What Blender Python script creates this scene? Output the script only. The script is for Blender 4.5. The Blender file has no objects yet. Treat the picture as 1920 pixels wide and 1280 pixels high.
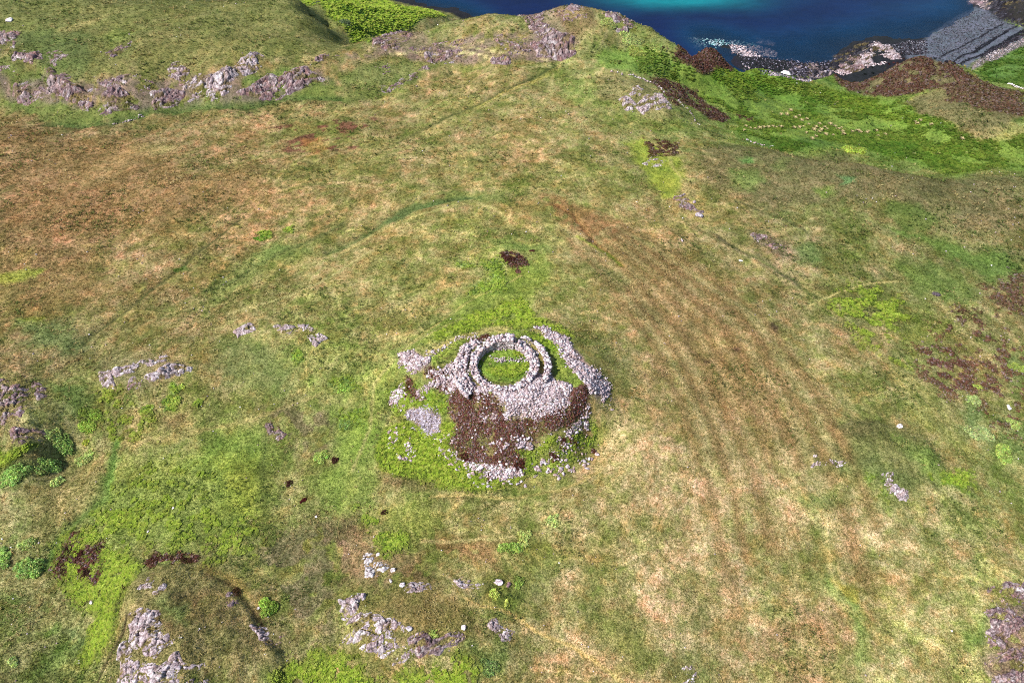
import bpy, math, random
import numpy as np
rng = np.random.default_rng(7)
random.seed(7)
S = bpy.context.scene
COL = S.collection

# ------------------------------------------------------------------ camera
CAM_Y, CAM_Z, PITCH = -86.8, 95.0, math.radians(46.0)
cam_d = bpy.data.cameras.new("camera"); cam = bpy.data.objects.new("camera", cam_d); COL.objects.link(cam)
cam_d.lens = 24.0; cam_d.sensor_width = 36.0; cam_d.clip_end = 12000.0; cam_d.clip_start = 0.5
cam.location = (0.0, CAM_Y, CAM_Z); cam.rotation_euler = (math.pi/2 - PITCH, 0, 0)
S.camera = cam
# ------------------------------------------------------------------ sky and sun
SUN_EL, SUN_AZ = math.radians(46.0), math.radians(205.0)     # azimuth of the sun measured counter-clockwise from +X
sdir = np.array([math.cos(SUN_EL)*math.cos(SUN_AZ), math.cos(SUN_EL)*math.sin(SUN_AZ), math.sin(SUN_EL)])
W = bpy.data.worlds.new("World"); S.world = W; W.use_nodes = True
nt = W.node_tree; bg = nt.nodes["Background"]
sky = nt.nodes.new("ShaderNodeTexSky"); sky.sky_type = 'NISHITA'; sky.sun_disc = False
sky.sun_elevation = SUN_EL; sky.sun_rotation = math.pi/2 - SUN_AZ
nt.links.new(sky.outputs[0], bg.inputs[0]); bg.inputs[1].default_value = 0.10
sl = bpy.data.lights.new("sun", 'SUN'); sl.energy = 4.6; sl.angle = math.radians(0.5); sl.color = (1.0, 0.96, 0.90)
so = bpy.data.objects.new("sun", sl); COL.objects.link(so)
from mathutils import Vector
so.rotation_euler = Vector(sdir).to_track_quat('Z', 'Y').to_euler(); so.location = (0, 0, 200)
S.view_settings.view_transform = 'Standard'; S.view_settings.look = 'None'
S.view_settings.exposure = 0.62; S.view_settings.gamma = 1.0
S.cycles.use_denoising = False; S.cycles.pixel_filter_type = 'BLACKMAN_HARRIS'; S.cycles.filter_width = 1.05
S.cycles.max_bounces = 4; S.cycles.diffuse_bounces = 2; S.cycles.transparent_max_bounces = 8

# ------------------------------------------------------------------ small tools
def lin(c, k=1.0):
    c = np.asarray(c, float)/255.0
    return np.where(c <= 0.04045, c/12.92, ((c+0.055)/1.055)**2.4)*k
ALB = 0.80
_tab = rng.random((8, 256, 256))
def vnoise(x, y, s, seed=0):                                  # smooth value noise, 0..1
    x = np.asarray(x)/s + 37.3*seed; y = np.asarray(y)/s + 91.7*seed
    xi = np.floor(x).astype(int); yi = np.floor(y).astype(int)
    fx = x-xi; fy = y-yi; fx = fx*fx*(3-2*fx); fy = fy*fy*(3-2*fy)
    t = _tab[seed % 8]; a = xi & 255; b = (xi+1) & 255; c = yi & 255; d = (yi+1) & 255
    return (t[a, c]*(1-fx)+t[b, c]*fx)*(1-fy)+(t[a, d]*(1-fx)+t[b, d]*fx)*fy
def fbm(x, y, s, seed=0, o=4, g=0.55):
    r = 0; a = 1; n = 0
    for k in range(o):
        r = r+a*vnoise(x, y, s/2**k, seed+k); n += a; a *= g
    return r/n
def sstep(e0, e1, x):
    t = np.clip((x-e0)/(e1-e0), 0, 1); return t*t*(3-2*t)
def ray(px, py):                                              # direction of the view ray through a photo pixel
    px = np.asarray(px, float); py = np.asarray(py, float)
    X = (px-960)/1280.0; Yc = (640-py)/1280.0
    c, s = math.cos(PITCH), math.sin(PITCH)
    d = np.stack([X, c+Yc*s, -s+Yc*c], -1)
    return d
ORI = {'P': (0, 0, 1), 'A': (0, 0, 2.9766), 'B': (640, 0, 2.9766), 'C': (1280, 0, 2.9766), 'D': (0, 430, 2.9766), 'E': (640, 430, 2.9766),
       'F': (1280, 430, 2.9766), 'G': (0, 850, 2.9766), 'H': (640, 850, 2.9766), 'I': (1280, 850, 2.9766), 'K': (700, 580, 3.556),
       'R': (820, 600, 8.0), 'T': (1700, 0, 8.727), 'U': (1500, 60, 8.0), 'V': (1200, 20, 5.333), 'Z': (700, 800, 4.174), 'L': (0, 700, 4.923), 'M': (600, 1030, 5.0526), 'N': (1000, 350, 3.658), 'Q': (1500, 480, 3.0476)}
def PX(o, *v):                                                # picture coordinates of a tracing -> photo pixels
    ox, oy, k = ORI[o]; a = np.array(v, float).reshape(-1, 2)
    return np.stack([ox+a[:, 0]/k, oy+a[:, 1]/k], -1)

# ------------------------------------------------------------------ terrain heights: control points (photo x, photo y, height)
SEA = -50.0
CP = """-500 1500 -16;300 1500 -15;960 1500 -15;1500 1500 -13;2400 1500 -12;-500 1000 -18;-500 600 -15;-500 300 -16;2400 900 -13;2400 600 -16
0 1280 -16;0 1130 -15.5;0 1000 -15;0 860 -13;0 600 -10;0 400 -9.5;0 240 -10.5;40 760 -8.6;10 710 -8.2;80 775 -9.3;60 840 -11.6;88 720 -9.3
260 1180 -9.6;370 1110 -9.4;440 1160 -10.1;350 1270 -9;260 1270 -9.8;228 1150 -11;200 1170 -14;190 1260 -14.8;245 1055 -12.5;330 1040 -11.3;400 1055 -11.3;490 1150 -11.0;500 1090 -11.4;530 1200 -11.0;540 1260 -12;460 1110 -10.6;150 1150 -16;130 1060 -15.5;150 1250 -17
350 900 -13;450 850 -12;200 900 -14;100 850 -14.5;250 960 -14;480 960 -12.5;120 940 -15
640 1000 -11.5;700 1140 -9;850 1130 -9.5;700 1190 -9.5;800 1200 -10;720 1265 -12.5;620 1280 -13;560 1150 -11;640 1130 -10;780 1060 -10.5
960 1280 -13.5;1200 1280 -12.5;1150 1100 -12;1300 1000 -10.5;1500 1280 -11.5;1600 1000 -9.5;1920 1280 -9.5;1900 900 -10.5;1950 1100 -9
1000 1050 -11.5;1280 1230 -12;1600 800 -7.2;1650 880 -8;1740 840 -7.8;1560 930 -9;1750 960 -9.5;1800 760 -9.5;1900 750 -11
940 935 -10.2;820 930 -10.2;1060 920 -9.6;715 880 -9.8;1165 870 -8.4;690 780 -8.2;1185 770 -5.9;705 700 -6.2;1150 690 -4.0;780 615 -4.0;880 590 -3.0;980 590 -2.8;1080 610 -3.4;1000 560 -3.2;640 700 -7
762 660 -2.6;800 640 -1.8;870 620 -1.0;950 612 -.9;1030 625 -.9;1070 660 -1.0;1100 700 -1.2;1108 735 -1.6;780 700 -2.2;835 690 -.8
790 725 -2.9;850 735 -1.6;900 742 -1.0;960 748 -.8;1030 745 -.8;1085 735 -1.2;800 765 -4.6;840 790 -4.4;900 790 -3.6;960 800 -3.6;1030 795 -3.6;1085 780 -4.2;1112 770 -4.4
760 740 -5.2;750 800 -8.0;790 830 -8.4;850 840 -7.2;880 870 -8.6;940 880 -8.9;1000 845 -7.4;1050 850 -8.4;1100 805 -7.4;1135 770 -5.2;1130 730 -3.2;900 830 -6.2;960 840 -6.4
950 690 -.3;900 690 -.3;1000 690 -.3;950 660 -.3;950 720 -.3;1060 690 -.9
950 500 -4;940 480 -3.6;1000 400 -5.5;850 480 -5;600 520 -7.5;400 600 -9;200 640 -10;300 710 -8;260 690 -8.2;360 700 -8.2;550 640 -6.6;480 625 -7;560 760 -10;250 830 -13;420 790 -11.5;420 720 -9.5;640 780 -9.5
700 440 -8.2;640 460 -8.2;740 400 -7.9;870 355 -8;720 460 -6.6;800 420 -6.2;900 390 -6.2;950 430 -5.6;300 350 -10.5;600 300 -10;100 300 -12;900 250 -10;1050 180 -11;1050 300 -8;100 500 -10;400 450 -9.5
150 228 -14;60 212 -14;350 195 -13.5;500 188 -13.2;700 172 -13;850 135 -13;1040 118 -12;0 190 -14
250 210 -13;0 150 -9;130 140 -7;250 150 -7.5;400 135 -7;500 110 -6;450 165 -10;700 75 -8;850 70 -8.5;1000 50 -6;600 110 -7.5;700 130 -10;950 100 -9;200 60 -4;450 60 -5;550 40 -6;1060 60 -6
200 0 -3;500 0 -6;-200 0 -3;-200 120 -8;0 60 -4;640 85 -9.5;590 40 -8.5;570 10 -8;670 82 -10.5
730 72 -13;835 44 -10;920 27 -7;1000 28 -7.5;1035 16 -4.5;1070 14 -4;1150 25 -5.5;1220 52 -9;1275 88 -14;1310 104 -21;1170 90 -11;1250 110 -14
700 30 -27;800 38 -34;650 5 -20;750 60 -31;640 40 -15;830 34 -38;720 5 -40;790 12 -48.5;850 20 -49;700 -20 -49
1330 98 -20;1300 110 -19.5;1370 130 -24;1300 140 -18;1200 130 -13;1180 200 -10.5;1300 170 -22;1260 160 -17;1210 175 -9.8;1240 200 -10.2;1330 230 -19;1500 220 -30;1450 180 -33;1700 250 -27;1900 300 -21;1400 250 -22;1550 280 -22;1800 325 -19
1440 147 -39;1520 154 -39;1400 138 -33;1350 262 -14.5;1450 282 -12.5;1600 305 -11;1700 325 -11;1770 338 -11.2;1850 328 -11;1920 330 -11;2100 340 -12;1240 230 -12
1300 300 -9.5;1220 330 -8.5;1280 400 -8;1500 400 -8.5;1700 450 -10;1900 430 -10;1900 560 -11;1500 600 -7.5;1300 600 -6;1400 750 -7.5;1650 600 -9;1750 500 -10.5;1200 450 -6.5;1450 480 -7.4;1450 520 -8.2
1730 108 -25;1690 118 -27;1790 120 -26;1640 145 -34;1840 142 -28;1900 180 -23;1830 210 -21;1780 235 -22;1560 150 -37;1545 141 -38;1590 160 -37;1730 170 -29;1650 180 -32;2100 200 -22
1870 128 -38;1910 115 -38;1760 100 -47;1850 95 -44.5;1920 95 -42;1920 50 -45;1800 60 -48.8;1850 20 -48.5;1920 10 -42;2100 60 -35;1690 60 -50.6;1740 70 -49.8;2100 -20 -30
1400 120 -49;1450 130 -48.6;1510 145 -48.5;1350 88 -50.2;1560 112 -50.4;1600 112 -48.6;1650 95 -46.5;1680 105 -47;1630 125 -47;1470 110 -50.6;1430 105 -50.5;1520 118 -50.2;1500 95 -51.2;1320 75 -50.3;1300 60 -52;1400 60 -54;1550 60 -52.5;1600 20 -55;1300 0 -60;1750 10 -53;1000 -20 -60;1500 -40 -60;1800 -60 -55;1100 8 -58;1200 40 -56"""
_c = np.array([[float(v) for v in t.split()] for t in CP.replace('\n', ';').split(';') if t.strip()])
O = np.array([0.0, CAM_Y, CAM_Z])
_d = ray(_c[:, 0], _c[:, 1]); _t = (_c[:, 2]-CAM_Z)/_d[:, 2]
CX = O[0]+_d[:, 0]*_t; CY = O[1]+_d[:, 1]*_t; CZ = _c[:, 2].copy()
# drops just beyond the skylines of the headland and the knolls, placed away from the viewpoint
def beyond(px, py, z0, dist, z1):
    d = ray(px, py); t = (z0-CAM_Z)/d[2]; x, y = O[0]+d[0]*t, O[1]+d[1]*t
    r = math.hypot(x, y-CAM_Y); return x+(x/r)*dist, y+((y-CAM_Y)/r)*dist, z1
ext = [beyond(*a) for a in [(920, 24, -7, 22, -30), (920, 24, -7, 45, -54), (1000, 24, -7.5, 20, -30), (1000, 24, -7, 42, -56), (1070, 12, -4, 20, -28), (1070, 12, -4, 45, -56),
       (1150, 24, -5.5, 18, -30), (1150, 24, -5.5, 40, -56), (1220, 50, -9, 18, -36), (1220, 50, -9, 36, -55), (1275, 86, -14, 16, -42), (1330, 96, -20, 14, -44), (1375, 120, -26, 12, -46),
       (1440, 146, -39, 5, -48.4), (1520, 152, -39, 5, -48.3), (840, 42, -10, 16, -34), (760, 60, -13, 14, -30), (670, 80, -10.5, 12, -20), (600, 38, -8.5, 14, -17), (570, 5, -8, 14, -16),
       (1730, 106, -25, 18, -44), (1800, 118, -27, 16, -42), (1660, 124, -29, 12, -45), (1560, 138, -37, 6, -47), (1480, 285, -12.5, 10, -20), (1600, 303, -11, 10, -20), (1700, 322, -11, 10, -19), (1000, -10, -50, 300, -60), (0, -20, -3, 60, -8), (300, -10, -4, 60, -20), (500, -10, -6, 60, -40), (2300, 100, -20, 120, -30)]]
ext = np.array(ext)
CX = np.r_[CX, ext[:, 0]]; CY = np.r_[CY, ext[:, 1]]; CZ = np.r_[CZ, ext[:, 2]]
C0 = 4.0
_A = np.sqrt((CX[:, None]-CX)**2+(CY[:, None]-CY)**2+C0**2)
_n = len(CX); _M = np.zeros((_n+1, _n+1)); _M[:_n, :_n] = _A+np.eye(_n)*0.02*-1; _M[:_n, _n] = 1; _M[_n, :_n] = 1
_w = np.linalg.solve(_M, np.r_[CZ, 0])
def hbase(x, y):
    x = np.asarray(x, float); y = np.asarray(y, float); sh = x.shape; x = x.ravel(); y = y.ravel(); out = np.empty(len(x))
    for i in range(0, len(x), 40000):
        a = x[i:i+40000, None]-CX; a *= a; b = y[i:i+40000, None]-CY; b *= b; a += b; a += C0*C0; np.sqrt(a, out=a)
        out[i:i+40000] = a @ _w[:_n]+_w[_n]
    return out.reshape(sh)
def unproj(p):                                                # photo pixels -> points on the terrain (first hit)
    p = np.atleast_2d(p); d = ray(p[:, 0], p[:, 1]); d = d/np.linalg.norm(d, axis=1)[:, None]
    zs = np.r_[np.linspace(4, -30, 69), np.linspace(-31, -50, 20)]
    t = (zs[None, :]-CAM_Z)/d[:, 2:3]
    X = d[:, :1]*t; Y = CAM_Y+d[:, 1:2]*t
    g = zs[None, :]-np.maximum(hbase(X, Y), SEA)
    hit = g <= 1e-6; hit[:, -1] = True; k = hit.argmax(1); r = np.arange(len(p)); k0 = np.maximum(k-1, 0)
    g0, g1 = g[r, k0], g[r, k]; f = np.where(k > 0, g0/np.maximum(g0-g1, 1e-9), 1.0)
    tt = t[r, k0]+(t[r, k]-t[r, k0])*f
    return np.stack([d[:, 0]*tt, CAM_Y+d[:, 1]*tt], -1)

# ------------------------------------------------------------------ ground grid (finer where the ground is nearer the drone)
f_, H_ = 683.0, 104.0
KQ = 1.12
th = [math.atan(14/H_)]
rows = []
g = 14.0
while g < 480:
    rows.append(g); g += (g*g+H_*H_)/(f_*H_)*KQ
rows = np.array(rows); NC = int(1270/KQ); us = np.linspace(-0.93, 0.93, NC)
Dm = 0.695*rows+0.72*H_
gx = us[None, :]*Dm[:, None]; gy = np.repeat((rows+CAM_Y)[:, None], NC, 1)
NR = len(rows); gx = gx.ravel(); gy = gy.ravel()
gz0 = hbase(gx, gy)
print("grid", NR, NC, "z", gz0.min(), gz0.max())
dist = np.sqrt(gx**2+(gy-CAM_Y)**2+(gz0-CAM_Z)**2)

# warped coordinates give every patch a ragged natural edge
wxo = (fbm(gx, gy, 9, 1, 5, .6)-.5)*7; wyo = (fbm(gx, gy, 9, 2, 5, .6)-.5)*7
wx = gx+wxo; wy = gy+wyo

def inpoly_sd(q, X, Y):                                       # signed distance, negative inside
    n = len(q); d2 = np.full(len(X), 1e18); ins = np.zeros(len(X), bool)
    for i in range(n):
        ax, ay = q[i]; bx, by = q[(i+1) % n]; ex, ey = bx-ax, by-ay
        t = np.clip(((X-ax)*ex+(Y-ay)*ey)/(ex*ex+ey*ey+1e-12), 0, 1)
        d2 = np.minimum(d2, (X-ax-t*ex)**2+(Y-ay-t*ey)**2)
        if ay != by:
            c = ((ay > Y) != (by > Y)) & (X < (bx-ax)*(Y-ay)/(by-ay)+ax); ins ^= c
    d = np.sqrt(d2); return np.where(ins, -d, d)
def line_d(q, X, Y):
    d2 = np.full(len(X), 1e18)
    for i in range(len(q)-1):
        ax, ay = q[i]; bx, by = q[i+1]; ex, ey = bx-ax, by-ay
        t = np.clip(((X-ax)*ex+(Y-ay)*ey)/(ex*ex+ey*ey+1e-12), 0, 1)
        d2 = np.minimum(d2, (X-ax-t*ex)**2+(Y-ay-t*ey)**2)
    return np.sqrt(d2)
def mask_poly(px, soft=1.5, warp=1.0):
    q = unproj(px); m = 9
    x0, y0 = q.min(0)-m; x1, y1 = q.max(0)+m
    idx = np.nonzero((gx > x0) & (gx < x1) & (gy > y0) & (gy < y1))[0]
    if len(idx) == 0: return idx, np.zeros(0)
    X = gx[idx]+wxo[idx]*warp; Y = gy[idx]+wyo[idx]*warp
    return idx, 1-sstep(-soft*.5, soft*.5, inpoly_sd(q, X, Y))
def mask_line(px, width, warp=0.4):
    q = unproj(px); m = width*2+6
    x0, y0 = q.min(0)-m; x1, y1 = q.max(0)+m
    idx = np.nonzero((gx > x0) & (gx < x1) & (gy > y0) & (gy < y1))[0]
    if len(idx) == 0: return idx, np.zeros(0)
    X = gx[idx]+wxo[idx]*warp; Y = gy[idx]+wyo[idx]*warp
    return idx, np.exp(-(line_d(q, X, Y)/(width*.6))**2)
# ------------------------------------------------------------------ what grows where: broad turf colours sampled over the hill
TURF = """80,80,96 104 58;240,80,108 118 60;400,80,112 120 62;560,80,118 124 66;720,110,112 118 70;880,70,128 134 76;1040,80,132 128 90;1200,110,122 140 74;-300,80,96 104 58
80,250,132 110 78;240,250,136 120 76;400,250,144 128 84;560,240,142 124 78;720,240,146 134 82;880,240,148 136 84;1040,240,150 134 84;1200,240,136 140 80;1360,240,115 140 55;1520,240,95 138 38;1680,240,92 134 36;1840,260,118 118 70
80,400,144 116 78;240,400,150 122 78;400,400,146 128 80;560,400,138 132 74;720,410,132 134 76;880,400,138 134 78;1040,400,150 138 84;1200,400,142 140 86;1360,400,124 126 78;1520,400,124 118 80;1680,400,126 118 78;1840,400,116 108 78
80,560,138 118 74;240,560,138 122 76;400,560,138 132 78;560,560,134 134 74;720,560,140 138 76;880,560,128 144 66;1040,560,140 148 74;1200,560,150 138 86;1360,560,138 116 76;1520,560,130 124 78;1680,560,118 136 62;1840,560,122 122 76
80,690,118 118 76;240,720,130 124 82;400,720,124 124 76;560,720,118 126 72;690,720,124 138 66;1200,720,138 134 84;1360,720,146 122 88;1520,720,146 132 94;1680,720,150 150 92;1840,720,124 128 74
80,880,116 134 76;240,880,118 134 62;400,880,128 140 62;560,880,128 124 76;700,880,104 134 52;1040,930,136 136 72;1200,880,154 144 96;1360,880,160 142 102;1520,890,148 144 96;1680,880,118 130 68;1840,880,138 152 78
80,1040,128 138 82;240,1020,126 142 62;400,1000,128 146 60;560,1040,134 130 84;720,1010,132 132 74;880,980,146 136 88;1040,1040,140 132 86;1200,1040,162 150 106;1360,1040,166 152 110;1520,1040,164 156 108;1680,1040,162 154 108;1840,1040,164 162 106
80,1200,124 130 80;240,1240,132 122 90;400,1180,124 116 74;560,1200,144 132 92;720,1120,136 120 78;880,1200,138 130 86;1040,1200,134 136 82;1200,1200,140 142 86;1360,1200,158 146 106;1520,1200,152 148 98;1680,1200,160 148 104;1840,1200,150 146 94;300,1500,130 130 80;1500,1500,155 148 100"""
tp = []; tc = []
for t in TURF.replace('\n', ';').split(';'):
    a = t.split(','); tp.append((float(a[0]), float(a[1]))); tc.append([float(v) for v in a[2].split()])
tq = unproj(np.array(tp)); tc = np.array(tc)
den = np.zeros(len(gx)); cov = np.zeros((len(gx), 3))
for (qx, qy), c in zip(tq, tc):
    sc = 6+0.115*math.hypot(qx, qy-CAM_Y)*1.0
    w = np.exp(-((wx-qx)**2+(wy-qy)**2*.55)/(2*sc*sc))+1e-9
    den += w; cov += w[:, None]*c
cov /= den[:, None]
cov = lin(cov, ALB)*np.array([1.09, 1.02, .98]); cov = cov*.88+cov.mean(1)[:, None]*.15
# mottling of the turf: straw, rust and green flecks of many sizes
trail = np.minimum(np.abs(fbm(gx, gy*.8, 34, 6, 4, .45)-.5), np.abs(fbm(gx, gy, 26, 1, 4, .45)-.52))
n1 = fbm(gx, gy, 14, 3, 5, .6)-.5; n2 = fbm(gx, gy, 3.2, 4, 4, .65)-.5; n3 = fbm(gx, gy, 6, 5, 5, .6)-.5
def tint(m, c):
    global cov
    cov = cov*(1+m[:, None]*(np.array(c)-1))
tint(np.clip(n1*5, 0, 1), (.87, .95, .72)); tint(np.clip(-n1*5, 0, 1), (1.18, 1.03, 1.04))
tint(np.clip(n3*6, 0, 1), (1.24, 1.18, 1.26)); tint(np.clip(-n3*6, 0, 1), (.78, .82, .66))
tint(np.clip(n2*6, 0, 1), (1.24, 1.20, 1.30)); tint(np.clip(-n2*6, 0, 1), (.74, .80, .66))
n4 = fbm(gx, gy, 1.9, 0, 4, .7)-.5; n5 = fbm(gx, gy, 4.5, 2, 4, .7)-.5; n6 = fbm(gx, gy, 2.4, 6, 4, .7)-.5
tint(np.clip((n4-.04)*6, 0, 1), (1.14, .97, .92)); tint(np.clip((-n4-.04)*6, 0, 1), (.88, 1.01, .76))
tint(np.clip((n5-.03)*8, 0, 1)*.5, (.86, .99, .72)); tint(np.clip((-n5-.05)*8, 0, 1)*.7, (1.14, 1.0, 1.02)); tint(np.clip((n6-.08)*10, 0, 1)*.8, (1.32, 1.30, 1.42))

dith = fbm(gx, gy, 1.3, 7, 3, .7)*.6+fbm(gx, gy, 5, 2, 3, .6)*.4; dith = np.clip((dith-.5)*2.2+.5, 0, 1)
tint(np.exp(-(trail/.006)**2)*.9, (1.40, 1.34, 1.36)); tint(np.exp(-((trail-.02)/.008)**2)*.7, (.72, .80, .62))
CW = {k: np.zeros(len(gx)) for k in ('bracken', 'heather', 'rock', 'lush', 'wet', 'tall', 'bare')}
def paint(idx, m, c, op=1.0, cls=None, hi=None):
    if len(idx) == 0: return
    m = np.clip(m+(dith[idx]-.5)*3.2*m*(1-m), 0, 1)*op
    cov[idx] = cov[idx]*(1-m[:, None])+m[:, None]*(lin(c, ALB)[None, :]*(1+(.6*n2+.6*n4+.6*n6)[idx][:, None])*(1+n5[idx][:, None]*np.array([.5, .1, .2])))
    for k in CW:
        if cls != 'keep': CW[k][idx] *= (1-m)
    if cls and cls != 'keep': CW[cls][idx] += m
def patch(o, c, op, cls, soft, *v, warp=1.0):
    i, m = mask_poly(PX(o, *v), soft, warp); paint(i, m, c, op, cls)
def broken(o, c, op, cls, soft, thr, sc, *v, warp=1.0):         # a patch broken into clumps
    i, m = mask_poly(PX(o, *v), soft, warp)
    if len(i): paint(i, m*sstep(thr-.04, thr+.04, fbm(gx[i], gy[i], sc, 6, 3)), c, op, cls)
def stroke(o, c, op, cls, wd, *v, warp=.4):
    i, m = mask_line(PX(o, *v), wd, warp); paint(i, m, c, op, cls)

BRK = (122, 146, 48); VAL = (112, 136, 54); LUSH = (98, 114, 50); WIL = (96, 140, 92); HEA = (84, 58, 52); HEF = (98, 80, 62)
ROK = (128, 108, 98); STR = (190, 172, 112); RUS = (144, 114, 74); YG = (150, 156, 62); DRK = (70, 66, 40); OLV = (112, 118, 60)

# --- left and top: the scarp, its wet foot and the hill above
patch('A', OLV, .6, None, 6, 0,0,1800,0,1905,180,1905,330,1300,330,900,400,500,420,300,400,0,120)
patch('A', LUSH, .85, 'lush', 4, 0,560,120,640,250,680,380,697,620,690,830,612,1100,592,1380,588,1600,542,1905,545,1905,470,1820,440,1600,470,1330,500,1040,560,800,540,640,590,500,600,300,540,150,560,0,480)
patch('A', LUSH, .7, 'lush', 5, 0,300,120,360,300,420,260,520,100,500,0,420)
patch('A', (96,122,52), .8, 'lush', 4, 1340,400,1600,380,1700,400,1500,450,1400,480,1330,470)
patch('A', (120,140,62), .5, None, 5, 560,210,680,150,760,190,640,260)
broken('A', (120,102,96), .7, 'rock', 4, .42, 3, -40,400,100,470,290,400,400,470,640,430,860,440,1030,450,1300,380,1340,480,1700,400,1830,450,1480,570,1040,590,700,610,450,590,240,580,90,550,-40,500)
broken('B', (120,102,96), .6, 'rock', 3, .45, 3, 0,300,370,260,700,215,1060,180,1300,230,1290,300,1080,335,700,345,480,340,300,300,100,330)
patch('A', STR, .35, None, 3, 300,180,560,80,640,60,560,120,360,200)
patch('A', (76,98,48), .55, None, 5, 60,200,300,150,500,200,520,330,420,470,250,400,100,260)
stroke('A', (64,92,40), .7, 'keep', 2.2, 250,690,450,700,620,690,830,612,1100,592,1380,590,1600,545,1905,540)
patch('A', STR, .45, None, 5, 550,900,700,830,880,790,1000,830,800,900,640,990,450,1050,480,960)
broken('P', (112,62,52), .8, None, 3, .52, 3, 500,240,600,232,700,222,715,232,640,250,690,275,600,290,540,285)
patch('P', (172,128,62), .45, None, 3, 560,262,610,255,620,280,590,292)
patch('A', (150,116,74), .5, None, 10, 0,640,300,760,700,780,1100,1000,1400,900,1500,1100,900,1280,0,1280)
patch('D', (150,116,78), .4, None, 10, 0,0,700,0,500,200,700,300,400,420,100,400,0,300)
patch('D', (138,150,54), .8, None, 2, 0,235,100,225,250,228,180,270,60,290,0,290)
patch('D', (138,150,54), .7, None, 2, 120,495,200,470,270,470,200,495,130,505)
patch('B', (86,128,38), .95, 'bracken', 3, -100,-40,200,-40,230,0,300,30,560,75,590,100,400,140,250,200,150,240,40,190,-60,100,-220,0, warp=.3)
patch('B', ROK, .5, None, 3, 130,210,350,180,500,240,700,215,900,300,700,350,480,340,300,300,180,280)
patch('B', LUSH, .75, 'lush', 3, 200,490,330,430,470,370,600,345,800,350,930,360,1180,355,1120,378,850,375,650,370,480,400,350,475,200,545,0,575,0,520)
patch('B', (102,122,58), .6, None, 4, 0,400,300,330,480,340,400,420,200,480,0,500)
patch('B', ROK, .6, None, 3, 940,80,1080,70,1250,130,1310,240,1280,300,1080,330,850,340,880,290,1050,250,1030,150)
patch('B', (112,82,62), .5, None, 3, 1100,70,1400,90,1420,150,1300,220,1200,120)
for w_ in ((270,292,380,290,480,297,620,290,700,288), (620,290,760,300,940,350), (560,240,760,270,900,290,1150,330), (1000,375,1120,368,1250,345)):
    stroke('B', (200,188,130), .85, 'bare', .7, *w_, warp=.15)
stroke('B', (74,84,38), .95, 'bare', 1.1, 1190,365,1130,400,1060,430,940,490,830,550,700,610,530,690, warp=.15)
stroke('B', (92,92,48), .8, 'bare', 1.1, 530,690,350,780,200,860, warp=.2)
stroke('B', (158,152,76), .75, None, 1.6, 1150,420,1050,460,900,530,760,600, warp=.2)
patch('B', (112,146,58), .75, 'lush', 4, 1430,300,1600,260,1780,250,1905,320,1905,470,1780,430,1640,410,1500,400,1440,350)
patch('B', (120,146,64), .5, None, 4, 1200,460,1420,440,1460,520,1300,600,1200,520)
patch('B', (134,124,84), .55, None, 4, 1420,430,1500,420,1700,450,1780,520,1860,640,1700,660,1560,560,1440,540)
broken('B', HEA, .85, 'heather', 2, .42, 2, 1700,425,1905,480,1905,600,1850,580,1760,480)
broken('B', HEA, .8, 'heather', 2, .5, 2, 1780,255,1905,290,1905,330,1850,320)
patch('B', (136,150,50), .85, 'lush', 3, 1600,790,1700,770,1780,850,1905,860,1905,1000,1850,1100,1770,1110,1700,1000,1620,890)
broken('B', (84,62,40), .9, 'heather', 1.5, .45, 1.5, 1700,780,1860,790,1880,850,1700,870)
patch('B', (104,128,56), .55, 'lush', 3, 560,1060,760,1060,900,1080,940,1140,800,1120,620,1130,560,1120)
patch('B', (78,104,52), .75, 'lush', 2, 210,1260,330,1180,500,1120,760,1090,760,1110,520,1150,380,1220,240,1280)
stroke('P', (92, 110, 58), .8, 'lush', 2.2, 615,472,660,452,730,410,800,385,880,366, warp=.5)
# --- right: bright valley down to the shore, heather knolls
patch('C', VAL, .95, 'lush', 5, 30,330,330,370,480,400,560,440,700,470,800,490,1100,540,1260,580,1400,650,1500,710,1660,780,1905,740,2100,760,2100,960,1905,960,1700,930,1560,1000,1420,960,1250,905,1060,855,880,832,520,830,400,805,220,730,380,660,150,570,30,480,-100,420,-100,380)
patch('C', (116,146,48), .6, 'keep', 5, 60,350,330,400,600,450,500,520,300,500,80,440)
patch('C', (122,148,50), .5, 'keep', 6, 700,480,1100,560,1400,660,1300,720,900,600)
patch('C', (122,150,54), .5, 'keep', 4, 1300,830,1500,800,1700,880,1600,930,1400,900)
patch('C', (84,124,42), .55, 'keep', 5, 380,440,560,490,800,560,840,640,700,640,560,560,420,520)
patch('C', (84,124,42), .55, 'keep', 5, 1000,790,1250,790,1420,870,1450,940,1250,890,1050,850)
patch('C', (64,102,34), .5, 'keep', 5, 320,780,520,760,860,780,880,825,520,828)
patch('C', HEA, .95, 'heather', 2, -40,300,60,270,120,262,240,285,310,330,330,370,280,400,200,380,100,410,50,370,0,340, warp=.5)
broken('C', (78,58,52), .9, 'heather', 2, .42, 3, -20,460,70,500,170,600,290,660,250,700,130,650,0,580)
broken('C', HEA, .8, 'heather', 1, .4, 2, 290,635,390,655,370,675,290,650)
patch('C', (104,96,66), .92, 'tall', 3, 740,435,830,400,920,450,1000,462,1150,360,1250,305,1350,315,1500,365,1600,425,1640,460,1500,492,1350,505,1200,532,1050,530,930,505, warp=.6)
broken('C', HEF, .9, 'heather', 2.5, .40, 3, 740,435,830,400,920,450,1000,462,1150,360,1250,305,1350,315,1500,365,1600,425,1640,460,1500,492,1350,505,1200,532,1050,530,930,505, warp=.6)
patch('C', (122,112,76), .85, 'tall', 3, 1230,580,1330,520,1450,495,1700,470,1905,560,1905,640,1700,775,1540,710,1380,650)
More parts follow.
